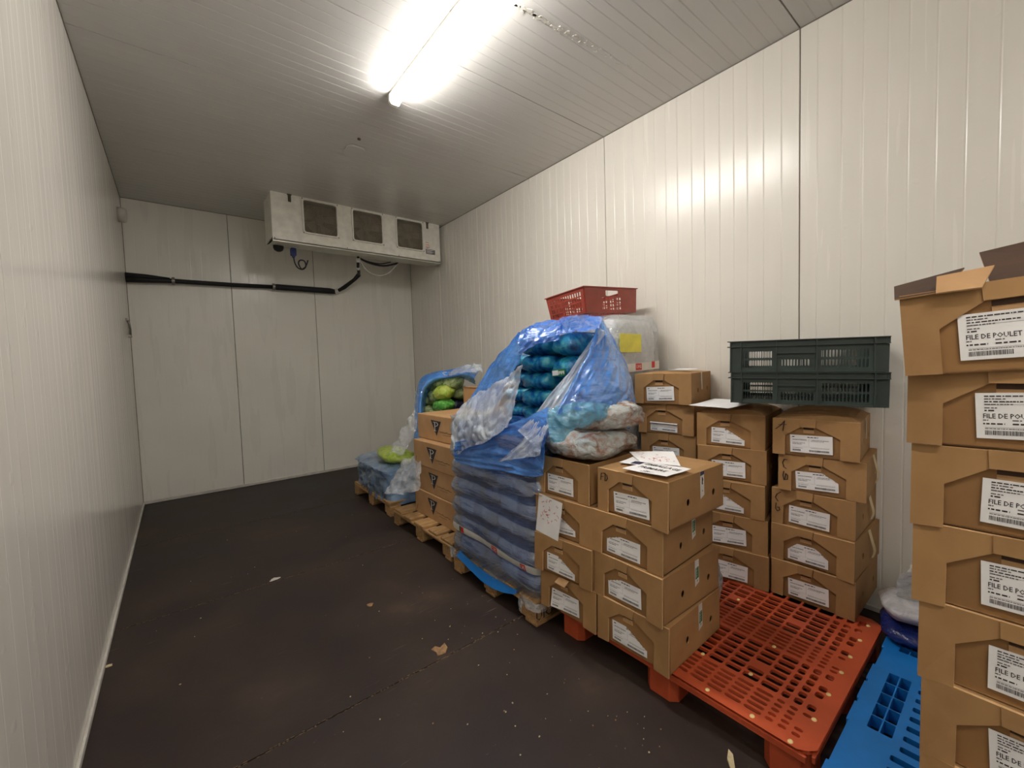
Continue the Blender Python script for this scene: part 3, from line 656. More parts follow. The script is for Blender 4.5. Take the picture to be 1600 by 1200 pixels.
desc = ['bottom carton of the back stack under the dark green crates, at the pallet end', 'fourth carton down under the dark crates, both label corners folded', 'third carton down under the dark crates, with looping marker scrawl', 'second carton down under the dark crates, marked with a C and a D', 'carton marked with an A directly under the dark green crates']
for k, ((x, y), yw, kw) in enumerate(C): carton((x, y, .152+.2*k), Rd(yw), .2, desc[k], 'cartons of the back stack by the wall', **kw)
B = [((2.55, .905), 10, dict(style='plain', var='bow', seed=2)), ((2.565, .915), 11, dict(style='drop', var='bow', seed=3)), ((2.565, .93), 11, dict(style='plain', var='corner', seed=0)), ((2.59, .93), 10, dict(style='plain', var='flat', seed=1)), ((2.60, .94), 9, dict(style='drop', var='corner', seed=2, top='bulge'))]
for k, ((x, y), yw, kw) in enumerate(B): carton((x, y, .152+.2*k), Rd(yw), .2, 'brown carton in the middle back stack, '+('topmost, sheet of paper on it' if k == 4 else ORD[4-k] if k else 'bottom one standing on the red pallet'), 'cartons of the middle back stack', **kw)
A = [((2.60, 1.37), 8, dict(style='plain', var='flat', seed=(k+1) % 4)) for k in range(6)]; A[4] = ((2.60, 1.362), 10, dict(style='plain', var='rolled', seed=2)); A[5] = ((2.575, 1.365), 12, dict(style='plain', var='flat', top='soft', seed=3, tape='strap')); A[3] = ((2.605, 1.352), 9, dict(style='plain', var='flat', seed=1))
for k, ((x, y), yw, kw) in enumerate(A): carton((x, y, .152+.2075*k), Rd(yw), .2075, 'carton of the tall back stack left of the dark crates, '+('topmost' if k == 5 else 'second from top, curled label' if k == 4 else ORD[5-k] if k else 'bottom one'), 'cartons of the tall back stack', **kw)
R = [((1.36, -.235), -2), ((1.345, -.225), -3), ((1.36, -.225), -1.5), ((1.375, -.218), 0), ((1.38, -.205), 1), ((1.385, -.2), 2), ((1.385, -.192), 3)]
HR = .188
vr = ['flat', 'flat', 'flat', 'flat', 'flat', 'flat', 'flat']
for k, ((x, y), yw) in enumerate(R):
    top = k == 6
    carton((x, y, .15+.0+HR*k+.0), Rd(yw), HR, 'carton of the nearest stack at the right edge, '+(ORD[7-k] if k else 'bottom one'), 'cartons of the nearest right-hand stack', style='drop' if k in (2, 4, 5, 3) else 'plain', var='flat', kind='big', seed=[1, 2, 3, 0, 1, 2, 3][k], lab=(.30, .12), LS=(.26, .1))
RT = carton((1.37, -.19, .15+HR*7), Rd(6), HR+.003, 'topmost carton of the nearest right-hand stack, lid flaps sticking up', 'cartons of the nearest right-hand stack', style='plain', var='flat', kind='big', top='open', seed=0, roll=Rd(-4), lab=(.24, .14), LS=(.26, .1))
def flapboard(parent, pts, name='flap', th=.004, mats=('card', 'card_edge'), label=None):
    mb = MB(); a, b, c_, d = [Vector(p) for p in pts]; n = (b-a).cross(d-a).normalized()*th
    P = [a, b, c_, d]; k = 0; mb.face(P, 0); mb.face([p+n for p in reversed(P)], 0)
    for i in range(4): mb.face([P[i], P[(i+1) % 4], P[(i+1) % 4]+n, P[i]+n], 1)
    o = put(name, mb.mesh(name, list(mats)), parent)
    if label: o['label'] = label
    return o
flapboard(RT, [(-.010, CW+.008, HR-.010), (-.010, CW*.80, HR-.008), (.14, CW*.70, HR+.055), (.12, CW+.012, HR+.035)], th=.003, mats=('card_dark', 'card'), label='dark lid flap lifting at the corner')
flapboard(RT, [(-.016, CW*.84, HR-.010), (-.018, CW*.66, HR-.012), (.02, CW*.60, HR+.034), (.02, CW*.83, HR+.030)], 'lid_tab', mats=('card_p', 'card_edge'), label='orange tab bent upward')
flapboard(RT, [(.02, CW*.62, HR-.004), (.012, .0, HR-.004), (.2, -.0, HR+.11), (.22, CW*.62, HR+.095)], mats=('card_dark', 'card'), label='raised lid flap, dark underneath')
# orange tab sticking out of G0 and bent corners
gt = [o for o in bpy.data.objects if o.get('label', '').startswith('bottom carton of the stack beside')][0]
flapboard(gt, [(.0, CW*.62, HF*.97), (.0, CW*.44, HF*.97), (-.05, CW*.42, HF*.90), (-.05, CW*.60, HF*.92)], 'lid_tab', .003, ('card_p', 'card_edge'), 'small orange tab sticking out')
gt = [o for o in bpy.data.objects if o.get('label', '').startswith('carton with a scribbled')][0]
flapboard(gt, [(-.002, CW*.98, HF*.96), (-.002, CW*.86, HF*.96), (-.03, CW*.88, HF*1.03), (-.03, CW*.97, HF*1.05)], 'lid_tab', .003, ('card_p', 'card_edge'), 'small bent tab')

# sheets of paper
def paper(label, pts, ctrl_print=None, lift=.002, seed=0, group=None):
    """pts: 4 corners in world; thin sheet with light bend"""
    P = [Vector(p) for p in pts]; o = (P[0]+P[1]+P[2]+P[3])/4; mb = MB(); n = 10; rows = []
    nrm = (P[1]-P[0]).cross(P[3]-P[0]).normalized()
    if nrm.z < -.2: nrm = -nrm
    def at(a, b, h=0):
        p = (P[0]*(1-a)+P[1]*a)*(1-b)+(P[3]*(1-a)+P[2]*a)*b
        return p+nrm*(h+.004*(1+nz(a*1.5+seed, b*1.5, seed)))-o
    for i in range(n+1): rows.append([tuple(at(j/n, i/n)) for j in range(n+1)])
    mb.grid(rows); t = put('paper_sheet', mb.mesh('paper_sheet', 'paper', 0, True), None, o); tag(t, label, 'paper', group)
    return t, at
def paper_text(t, at, lines, size, ink, asp, flip=False):
    mb = MB()
    for txt, ca, cb in lines:
        for fc in text_pts(txt, size): mb.face([tuple(at(ca+x*asp[0], cb+y*asp[1], .0012)) for x, y in fc])
    put('writing', mb.mesh('writing', ink, 0), t)
def paper_scrib(t, at, n, ink, seed, x=(.12, .88), y=(.15, .85)):
    mb = MB(); r = random.Random(seed)
    for k in range(n):
        a, b = r.uniform(*x), r.uniform(*y); P = [(a, b)]
        for i in range(4): P.append((min(.95, max(.05, P[-1][0]+r.uniform(-.02, .05))), min(.95, max(.05, P[-1][1]+r.uniform(-.04, .04)))))
        stroke(mb, P, .012, lambda u, v, q: tuple(at(u, v, .0012)))
    put('writing', mb.mesh('writing', ink, 0), t)
zt = .15+HF*4+.011
# lower sheet reads from the aisle: left-far -> right-near
t, at = paper('white sheet reading EMBALLAGE PRIMAIRE on top of the front stack', [(1.575, 1.17, zt+.001), (1.575, .945, zt+.004), (1.77, .94, zt+.006), (1.77, 1.13, zt+.004)], seed=2)
paper_text(t, at, [('EMBALLAGE', .5, .66), ('PRIMAIRE', .47, .36)], .12, 'ink', (1.3, 1.8))
paper_scrib(t, at, 6, 'ink_grey', 4, (.3, .7), (.08, .18))
t, at = paper('creased sheet with faint red writing lying over another sheet on the front stack', [(1.715, 1.17, zt+.007), (1.76, .985, zt+.008), (2.0, 1.16, zt+.012), (1.84, 1.32, zt+.012)], seed=5)
paper_scrib(t, at, 22, 'ink_red', 9)
t, at = paper('mostly covered sheet with a small dark blue stamp on the front stack', [(1.66, 1.25, zt+.001), (1.675, 1.13, zt+.002), (1.86, 1.14, zt+.004), (1.85, 1.27, zt+.003)], seed=7)
mb = MB(); mb.face([tuple(at(a, b, .001)) for a, b in ((.45, .05), (.85, .05), (.85, .3), (.45, .3))]); put('stamp', mb.mesh('stamp', 'navy_print', 0), t)
t, at = paper('white sheet with red handwriting hanging down over a carton corner beside blue wrap', [(1.506, 1.70, .57), (1.512, 1.535, .555), (1.520, 1.50, .765), (1.530, 1.69, .775)], seed=1)
paper_scrib(t, at, 26, 'ink_red', 12, (.15, .85), (.3, .9))
t, at = paper('white sheet lying under the dark crates on the middle back stack', [(2.53, 1.36, 1.19), (2.50, 1.10, 1.19), (2.72, 1.02, 1.215), (2.76, 1.30, 1.215)], seed=1)
t, at = paper('scrap of white paper on top of the tall back stack', [(2.72, 1.62, 1.412), (2.70, 1.45, 1.412), (2.80, 1.43, 1.414), (2.82, 1.58, 1.414)], seed=1)

# ------------------------------------------------------------------ cartons with the black triangle mark
WP, HP, DP_ = .72, .228, .55
pb = MB()
pb.box(0, DP_, 0, WP, 0, HP-.004)
pbody = pb.mesh('carton_body', 'card_p', bevel=.004)
pr = MB(); fnp = lambda u, v, t: (-.0006-t, WP*(1-u), v*HP)
pr.extr([(.34, .80), (.58, .78), (.47, .20)], [], fnp, 0, .0004)
wr_ = MB()
F2 = lambda u, v, t: fnp(u, v, .001)
for P in ([(.435, .40), (.435, .73)], [(.40, .73), (.485, .725), (.51, .67), (.49, .60), (.44, .57)], [(.41, .40), (.46, .40)]): stroke(wr_, P, .016, F2)
tx = MB(); r = random.Random(2)
for q in range(16): stroke(tx, [(.54+q*.021, .38+r.uniform(-.02, .02)), (.557+q*.021, .38+r.uniform(-.02, .03))], .014, lambda u, v, t: fnp(u, v, .0002))
for q in range(8): stroke(tx, [(.62+q*.022, .28), (.634+q*.022, .28+r.uniform(-.01, .015))], .01, lambda u, v, t: fnp(u, v, .0002))
pme, wme, tme = pr.mesh('triangle_mark', 'ink', 0), wr_.mesh('letter_mark', 'tape_white', 0), tx.mesh('script_print', 'marker', 0)
lp = MB(); lp.extr([(0, .93), (1, .93), (1, 1.0), (0, 1.0)], [], lambda u, v, t: (-.001-t, WP*(1-u), v*HP), 0, .0015); lpm = lp.mesh('lid_edge', 'card_edge')
for k, (x, y, yw) in enumerate(((1.68, 2.86, .5), (1.69, 2.845, .5), (1.685, 2.84, 1.2), (1.765, 2.88, 2))):
    t = empty('cardboard_carton', (x, y, .146+HP*k), rot=(0, 0, Rd(yw)))
    tag(t, ['lowest carton with black triangle P mark, on the wooden pallet', 'second lowest carton with black triangle P mark', 'carton with black triangle P mark just below the topmost', 'topmost carton with black triangle P mark, lit on its lid'][k], 'box', 'cartons with triangle marks')
    put('carton_body', pbody, t); o = put('triangle_mark', pme, t); put('letter_mark', wme, o); put('script_print', tme, t)
    if k < 3:
        mb = MB(); stroke(mb, [(.045, .12), (.07, .34)], .009, lambda u, v, q: (-.001, WP*(1-u), v*HP)); put('lid_slit', mb.mesh('lid_slit', 'marker', 0), t)
t = empty('cardboard_carton', (2.2, 2.95, .146), rot=(0, 0, 0)); tag(t, 'taller plain cardboard carton behind the triangle-marked ones, mostly hidden', 'box')
mb = MB(); mb.box(.06, .55, 0, .66, 0, 1.12); put('carton_body', mb.mesh('carton_body', 'card_p', bevel=.004), t)
mb = MB(); mb.box(.055, .3, .0, .66, 1.121, 1.125); put('lid_flap', mb.mesh('lid_flap', 'card_p'), t)

# ------------------------------------------------------------------ wooden pallets
def pallet(x, y0, y1, label, depth=1.15, stamp=False, seed=0):
    W = y1-y0; t = empty('wooden_pallet', (x, y0, 0)); tag(t, label, 'pallet', 'wooden pallets along the aisle'); r = random.Random(seed)
    def part(nm, bx, lb=None):
        mb = MB(); mb.box(*bx); o = put(nm, mb.mesh(nm, 'wood', bevel=.004), t)
        if lb: o['label'] = lb
        return o
    for i in range(5):
        wd = (W*.165 if i % 2 == 0 else W*.13); c_ = (W-.165*W)*i/4+.0825*W; jx = r.uniform(-.006, .01)
        part('deck_board', (jx, depth, c_-wd/2, c_+wd/2, .124, .146))
    for i in range(3):
        xx = (depth-.12)*i/2; part('stringer_board', (xx, xx+.12, .004, W-.004, .102, .124))
        for j in range(3):
            yy = (W-.14)*j/2; b = part('block', (xx+.002, xx+.118, yy, yy+.14, .022, .102))
            if stamp and i == 0 and j == 0:
                mb = MB()
                for fc in text_pts('UIC', .075): mb.face([(.058+px_, -.0008, .06+py_) for px_, py_ in fc])
                put('stamp', mb.mesh('stamp', 'ink', 0), b)
    for j in range(3): yy = (W-.1)*j/2; part('base_board', (.0, depth, yy, yy+.1, 0.001, .022))
    return t
pallet(1.50, 1.715, 2.615, 'wooden pallet under the large blue-wrapped load, torn film hanging from it', stamp=True, seed=1)
pallet(1.54, 2.715, 3.79, 'wooden pallet with bare deck boards under the triangle-marked cartons', seed=2)
pallet(1.575, 3.96, 5.02, 'farthest wooden pallet, half covered by blue film', seed=3)

# ------------------------------------------------------------------ red-brown plastic pallet
def cells_deck(xs, ys, hole, z0, z1, mb):
    for i in range(len(xs)-1):
        for j in range(len(ys)-1):
            h = hole(i, j, xs[i], xs[i+1], ys[j], ys[j+1])
            o = [(xs[i], ys[j]), (xs[i+1], ys[j]), (xs[i+1], ys[j+1]), (xs[i], ys[j+1])]
            loops = [o]+([h] if h else []); flat = [p for l in loops for p in l]
            tr = tessellate_polygon([[Vector((a, b, 0)) for a, b in l] for l in loops])
            for z in (z0, z1):
                k = len(mb.v); mb.v += [(a, b, z) for a, b in flat]
                for q in tr: mb.f.append(tuple(k+w_ for w_ in q)); mb.mi.append(0)
            if h:
                for a, b in zip(h, h[1:]+h[:1]): mb.face([(a[0], a[1], z0), (b[0], b[1], z0), (b[0], b[1], z1), (a[0], a[1], z1)])
RX0, RX1, RY0, RY1 = 1.578, 2.66, .425, 1.625
t = empty('plastic_pallet', (RX0, RY0, 0)); tag(t, 'orange-red perforated plastic pallet under the carton stacks', 'pallet')
LX, LY = RX1-RX0, RY1-RY0
xs = [0, .045]; kinds = ['m']
while xs[-1] < LX-.3:
    for _ in range(5): xs.append(xs[-1]+.0305); kinds.append('t')
    xs.append(xs[-1]+.012); kinds.append('g')
    for _ in range(6): xs.append(xs[-1]+.0465); kinds.append('f')
    xs.append(xs[-1]+.012); kinds.append('g')
rem = LX-.045-xs[-1]; n = int(rem/.0465)
for _ in range(max(0, n)): xs.append(xs[-1]+rem/n); kinds.append('f')
xs.append(LX); kinds.append('m')
ys = [0, .048]; yk = ['m']
for _ in range(3): ys.append(ys[-1]+.043); yk.append('s')
while ys[-1] < LY-.048-.129-.04: ys.append(ys[-1]+.072); yk.append('w')
e = LY-.048-ys[-1]
for _ in range(3): ys.append(ys[-1]+e/3); yk.append('s')
ys.append(LY); yk.append('m')
def rhole(i, j, x0, x1, y0, y1):
    a, b = kinds[i], yk[j]
    if a in 'mg' or b == 'm': return None
    if j == 1 and a == 't' and i % 13 in (3, 4): return None
    if j == 1 and a == 'f' and i % 13 in (8, 11): return None
    if a == 'f' and b == 'w' and (i % 13 in (9,)) and j % 4 == 1: return None
    mx = .0062 if a == 't' else .0055; my = .0048
    if b == 's' : my = .0075
    return rrect(x0+mx, x1-mx, y0+my, y1-my, .016 if (a == 't') else .009, 3)
mb = MB(); cells_deck(xs, ys, rhole, .137, .15, mb)
oc = [(0, .0), (LX, 0), (LX, LY), (0, LY)]
for a, b in zip(oc, oc[1:]+oc[:1]): mb.face([(a[0], a[1], .137), (b[0], b[1], .137), (b[0], b[1], .15), (a[0], a[1], .15)])
me = mb.mesh('deck', 'red_plastic', 1e-5)
# chamfer the four corners of the deck by pulling corner vertices in
for v in me.vertices:
    for cxx, cyy in oc:
        if abs(v.co.x-cxx) < 1e-4 and abs(v.co.y-cyy) < 1e-4: v.co.x += .02*(1 if cxx == 0 else -1); v.co.y += .02*(1 if cyy == 0 else -1)
put('deck', me, t)
mb = MB()
for (x0, x1, y0, y1) in ((0.022, LX-.022, .001, .012), (.022, LX-.022, LY-.012, LY-.001), (.001, .012, .022, LY-.022), (LX-.012, LX-.001, .022, LY-.022)): mb.box(x0, x1, y0, y1, .112, .1368)
put('rim', mb.mesh('rim', 'red_plastic', bevel=.002), t)
for i, xx in enumerate((.012, LX/2-.06, LX-.15)):
    for j, yy in enumerate((.01, .50, LY-.165)):
        mb = MB(); w_, d_ = .155, .135; c_ = .03
        mb.extr([(xx+c_, yy), (xx+d_-c_, yy), (xx+d_, yy+c_), (xx+d_, yy+w_-c_), (xx+d_-c_, yy+w_), (xx+c_, yy+w_), (xx, yy+w_-c_), (xx, yy+c_)], [], lambda u, v, z: (u, v, z), 0.001, .1368)
        put('leg', mb.mesh('leg', 'red_plastic', bevel=.003), t)
sm = MB(); rows = []
for a in range(4): rows.append([(.011*math.cos(a*.5)*math.cos(q), .0085*math.cos(a*.5)*math.sin(q), .004*math.sin(a*.5)) for q in [i*2*PI/12 for i in range(12)]])
sm.grid(rows, 0, True); sm.face(rows[-1]); st = sm.mesh('stud', 'stud', 1e-6, True)
for x, y in ((1.605, .625), (1.604, .793), (1.594, .497), (1.758, .472), (1.935, .472), (2.113, .472), (2.254, .472), (2.42, .472), (2.58, .472), (1.79, .905), (2.35, .985)): put('stud', st, t, (x-RX0, y-RY0, .1498))
for x in (1.842, 2.10): put('stud', st, t, (x-RX0-.02, .715-RY0, .1498))

# ------------------------------------------------------------------ blue plastic pallet
BX0, BX1, BY0, BY1 = 1.30, 2.62, -.42, .392
t = empty('plastic_pallet', (BX0, BY0, 0)); tag(t, 'bright blue plastic pallet under the nearest right-hand carton stack', 'pallet')
LX, LY = BX1-BX0, BY1-BY0
def bf(u, v, z): return (u, v, z)
holes = []
def pocket(xa, xb, ya, yb, nx, ny):
    g = .0022; dx, dy = (xb-xa)/nx, (yb-ya)/ny
    for i in range(nx):
        for j in range(ny): holes.append(rrect(xa+dx*i+g, xa+dx*(i+1)-g, ya+dy*j+g, ya+dy*(j+1)-g, .003, 2))
for ya, yb in ((.272, .345), (-.37, -.30)):
    pocket(1.865-BX0, 2.262-BX0, ya-BY0, yb-BY0, 5, 2); pocket(2.455-BX0, 2.56-BX0, ya-BY0, yb-BY0, 2, 2); pocket(1.38-BX0, 1.53-BX0, ya-BY0, yb-BY0, 2, 2)
for k in range(14):
    xx = 1.70+.062*k-BX0
    if xx < LX-.08: a = .29 if k < 2 else .25; holes.append(rrect(xx, xx+.028, .06-BY0, a-.0-BY0 if k > 1 else .265-BY0, .006, 3))
for k in range(16): holes.append(rrect(1.36+.075*k-BX0, 1.385+.075*k-BX0, -.22-BY0, -.03-BY0, .006, 3))
mb = MB(); mb.extr([(.0, .03), (.03, 0), (LX-.03, 0), (LX, .03), (LX, LY-.03), (LX-.03, LY), (.03, LY), (0, LY-.03)], holes, bf, .105, .15); put('deck', mb.mesh('deck', 'blue_plastic', 1e-5), t)
mb = MB(); mb.box(.01, LX-.01, .01, LY-.01, .099, .1045); put('under_web', mb.mesh('under_web', 'black_foam'), t)  # web coloured black to paint shade into the deck pockets
for xx in (.02, LX/2-.07, LX-.16):
    for yy in (.01, LY/2-.06, LY-.13):
        mb = MB(); mb.extr(rrect(xx, xx+.14, yy, yy+.12, .02, 3), [], bf, .001, .098); put('leg', mb.mesh('leg', 'blue_plastic', bevel=.002), t)
for xa, xb in ((1.86, 1.985), (2.01, 2.14), (2.16, 2.285), (2.45, 2.56), (1.5, 1.62)):
    mb = MB(); mb.extr(rrect(xa-BX0, xb-BX0, .118, .148, .004, 2), [], lambda u, v, s: (u, s, v), LY-.001, LY+.008); put('side_clip', mb.mesh('side_clip', 'blue_plastic', bevel=.001), t)

# ------------------------------------------------------------------ dark green crates
_rib = {}
def crate_dark(loc, yaw, label, roll=0):
    L_, D_, Hh = .66, .44, .17; t = empty('plastic_crate', loc, rot=(roll, 0, yaw)); tag(t, label, 'crate', 'dark green crates')
    # local y runs along the long side (0 = near end), x goes to the wall
    def side(org, du, name, L, Hh=Hh, cols=None):
        fn = lambda u, v, s: (org[0]+du[0]*u-du[1]*0+s*du[1]*-1*sgn, org[1]+du[1]*u+s*du[0]*sgn, v)
        return fn
    mb = MB(); holes = []
    def slots(u0, u1, v0, v1, n, rows):
        for r_ in range(rows):
            for i in range(n):
                uu = u0+(u1-u0)*(i+.5)/n; hv = (v1-v0)/rows; holes.append(rrect(uu-.0048, uu+.0048, v0+hv*r_+.004, v0+hv*(r_+1)-.004, .0045, 3))
    slots(.06, .20, .018, .118, 12, 2); slots(.235, .38, .018, .07, 10, 1); slots(.41, .60, .018, .118, 13, 2)
    # front and rear long sides: photo left = far end (+y)
    for x0, th in ((0, .006), (D_-.006, .006)):
        mb.extr([(0, 0), (L_, 0), (L_, Hh), (0, Hh)], holes, lambda u, v, s: (x0+s, L_-u, v), 0, th)
    put('long_wall', mb.mesh('long_wall', 'dark_green'), t)
    mb = MB(); holes = []; slots(.06, .16, .018, .118, 8, 2); slots(.28, .38, .018, .118, 8, 2)
    for y0 in (0, L_-.006): mb.extr([(.006, 0), (D_-.006, 0), (D_-.006, Hh), (.006, Hh)], holes, lambda u, v, s: (u, y0+s, v), 0, .006)
    put('end_wall', mb.mesh('end_wall', 'dark_green'), t)
    mb = MB(); holes = [rrect(.03+.05*i, .065+.05*i, .03+.054*j, .07+.054*j, .004, 2) for i in range(7) for j in range(11)]; mb.extr([(.006, .006), (D_-.006, .006), (D_-.006, L_-.006), (.006, L_-.006)], holes, lambda u, v, s: (u, v, s), 0, .006); put('base', mb.mesh('base', 'dark_green'), t)
    mb = MB(); o_ = .014
    for z in (Hh-.004, Hh-.034):
        mb.box(-o_, 0, -o_, L_+o_, z, z+.004); mb.box(D_, D_+o_, -o_, L_+o_, z, z+.004); mb.box(0, D_, -o_, 0, z, z+.004); mb.box(0, D_, L_, L_+o_, z, z+.004)
    mb.box(-.006, 0, 0, L_, 0, .008)
    put('rim', mb.mesh('rim', 'dark_green', bevel=.001), t)
    if 'r' not in _rib:
        m1 = MB(); m1.box(-o_*.8, 0, -.006, 0, .0, Hh-.035); m1.box(-o_, 0, -.005, 0, Hh-.034, Hh-.0335); m2 = MB(); m2.box(0, .006, -o_*.8, 0, 0, Hh-.035)
        m3 = MB(); m3.box(-o_, 0, L_-.385, L_-.22, .098, .104); m4 = MB(); m4.box(-.003, 0, L_-.385, L_-.22, .074, .080); m5 = MB(); m5.box(-o_, -.001, -.005, 0, Hh-.030, Hh-.004); m6 = MB(); m6.box(0, .005, -o_, -.001, Hh-.030, Hh-.004)
        _rib['r'] = [m.mesh('rib', 'dark_green') for m in (m1, m2, m3, m4, m5, m6)]
    R_ = _rib['r']
    for u in (.0, .05, .215, .39, .615): put('rib', R_[0], t, (0, L_-u, 0)); put('rim_rib', R_[4], t, (0, L_-u, 0))
    for x in (.0, .05, .22, .39, D_-.006): put('rib', R_[1], t, (x, 0, 0)); put('rim_rib', R_[5], t, (x, 0, 0))
    put('handle_ledge', R_[2], t); put('handle_ledge', R_[3], t)
    return t
crate_dark((2.625, .425, 1.2285), Rd(17.2), 'dark green slotted crate, lower of the two on the back cartons', Rd(.8))
crate_dark((2.622, .427, 1.400), Rd(17.4), 'dark green slotted crate on top of an identical one by the wall', Rd(.8))

# ------------------------------------------------------------------ red crate on the white load
t = empty('plastic_crate', (2.30, 1.99, 1.842), rot=(Rd(-4.5), Rd(-3), Rd(-2))); tag(t, 'empty red-brown vegetable crate tilted on top of the wrapped load', 'crate')
L_, D_, Hh = .60, .40, .185
def slab(mb, a0, a1, b0, b1, holes, th=.006):
    """trapezoid side: bottom edge a0->a1, top edge b0->b1, holes in 0..1 coords"""
    a0, a1, b0, b1 = map(Vector, (a0, a1, b0, b1)); n = (a1-a0).cross(b0-a0).normalized()
    def fn(u, v, s): return tuple((a0*(1-u)+a1*u)*(1-v)+(b0*(1-u)+b1*u)*v+n*s)
    mb.extr([(0, 0), (1, 0), (1, 1), (0, 1)], holes, fn, 0, th)
k = .016
cb = [(k, k, 0), (L_-k, k, 0), (L_-k, D_-k, 0), (k, D_-k, 0)]; ct = [(0, 0, Hh), (L_, 0, Hh), (L_, D_, Hh), (0, D_, Hh)]
hl = [rrect(.07+.0615*i+.008, .07+.0615*(i+1)-.008, .07+.2*j+.02, .07+.2*(j+1)-.03, .006, 2) for i in range(14) for j in range(4)]
hs2 = [rrect(.38, .63, .66, .88, .02, 3)]+[rrect(.30+.066*i+.006, .30+.066*(i+1)-.006, .1+.13*j+.015, .1+.13*(j+1)-.02, .004, 2) for i in range(6) for j in range(4)]
for nm, (i, j), hh in (('end_wall', (0, 1), hs2), ('end_wall', (2, 3), hs2), ('side_wall', (3, 0), hl), ('side_wall', (1, 2), hl)):
    mb = MB(); slab(mb, cb[i], cb[j], ct[i], ct[j], hh); put(nm, mb.mesh(nm, 'crate_red'), t)
mb = MB(); holes = [rrect(.05+.06*i, .09+.06*i, .05+.055*j, .09+.055*j, .004, 2) for i in range(8) for j in range(5)]; mb.extr([(k, k), (L_-k, k), (L_-k, D_-k), (k, D_-k)], holes, lambda u, v, s: (u, v, s), 0, .006); put('base', mb.mesh('base', 'crate_red'), t)
mb = MB(); mb.extr([(-.012, -.012), (L_+.012, -.012), (L_+.012, D_+.012), (-.012, D_+.012)], [[(.006, .006), (L_-.006, .006), (L_-.006, D_-.006), (.006, D_-.006)]], lambda u, v, s: (u, v, s), Hh-.004, Hh+.003); put('rim', mb.mesh('rim', 'crate_red', bevel=.001), t)
mb = MB(); mb.extr(rrect(L_*.40, L_*.62, .115, .155, .01, 3), [], lambda u, v, s: (u, s, v), D_-.03, D_-.02); put('handle_lip', mb.mesh('handle_lip', 'crate_red'), t)

# ------------------------------------------------------------------ blue wrapped load: sacks under stretch film
LAY = 7; z0, zt_ = .148, 1.10; lh = (zt_-z0)/LAY
sk = [pillow(.62, .475, lh*1.10, 'sack', 'sack', s, 28, 14, .05, .38) for s in (1, 5)]
for k in range(LAY):
    for j, yy in enumerate((1.93, 2.39)):
        o = put('sack', sk[(k+j) % 2], None, (1.845+rnd.uniform(-.012, .012), yy+rnd.uniform(-.01, .01), z0+lh*k), (0, 0, rnd.uniform(-.03, .03)+(PI if (k+j) % 3 == 0 else 0)))
        tag(o, 'blue-grey sack in the wrapped stack, %s layer, %s end' % (['bottom', 'second', 'third', 'middle', 'third-highest', 'second-highest', 'highest'][k], ['near', 'far'][j]), 'sack', 'sacks in the blue-wrapped load')
for k in range(3):
    for j, yy in enumerate((1.94, 2.38)):
        if k == 0 and j == 0: dk = pillow(.17, .44, .305, 'dark_navy', 'sack', 3, 16, 10)
        o = put('sack', dk, None, (2.25, yy, .148+.31*k)); tag(o, 'dark sack hidden behind the wrapped stack, %s of three, %s one' % (['lowest', 'middle', 'highest'][k], ['near', 'far'][j]), 'sack', 'hidden dark sacks')
# wrap skin around the sacks
t = empty('stretch_wrap', (1.5, 1.7, .14)); tag(t, 'glossy blue stretch wrap round the stacked sacks, with red-marked white tape', 'plastic wrap')
O = Vector((1.5, 1.7, .14))
path = [(2.10, 2.665), (1.80, 2.675), (1.58, 2.66), (1.515, 2.60), (1.505, 2.45), (1.50, 2.25), (1.50, 2.05), (1.50, 1.88), (1.505, 1.76), (1.545, 1.705), (1.66, 1.69), (1.9, 1.69), (2.12, 1.69)]
pp = catmull([(x, y, 0) for x, y in path], 9); tan = np.gradient(pp, axis=0); nrm = np.stack([-tan[:, 1], tan[:, 0], tan[:, 2]], 1); nrm /= np.linalg.norm(nrm, axis=1, keepdims=True)
if (nrm[len(nrm)//2][0]) > 0: nrm = -nrm
mb = MB(); rows = []; NZ = 110
def wrap_pt(i, z, extra=0):
    p = pp[i]; s = i/len(pp); ph = (z-z0)/lh+.25*nz(s*4, 3, 1)
    wv = abs(math.sin(ph*PI))**.6; d = .034*wv-.026+.014*nz(s*6+z*3, z*7-s*3, 2)+.005*(1-3*abs(nz(s*7+z*5, z*18, 7)))+extra
    x, y = p[0]+nrm[i][0]*d, p[1]+nrm[i][1]*d
    return Vector((x, y, z))-O
for i in range(len(pp)):
    row = []
    for k in range(NZ+1):
        z = .125+(1.13-.125)*k/NZ; bot = .018*nz(i*.25, 4, 4) if k == 0 else 0
        p = wrap_pt(i, z); row.append((p.x, p.y, p.z+bot))
    rows.append(row)
mb.grid(rows); put('film_skin', mb.mesh('film_skin', 'film_wrap', 0, True), t)
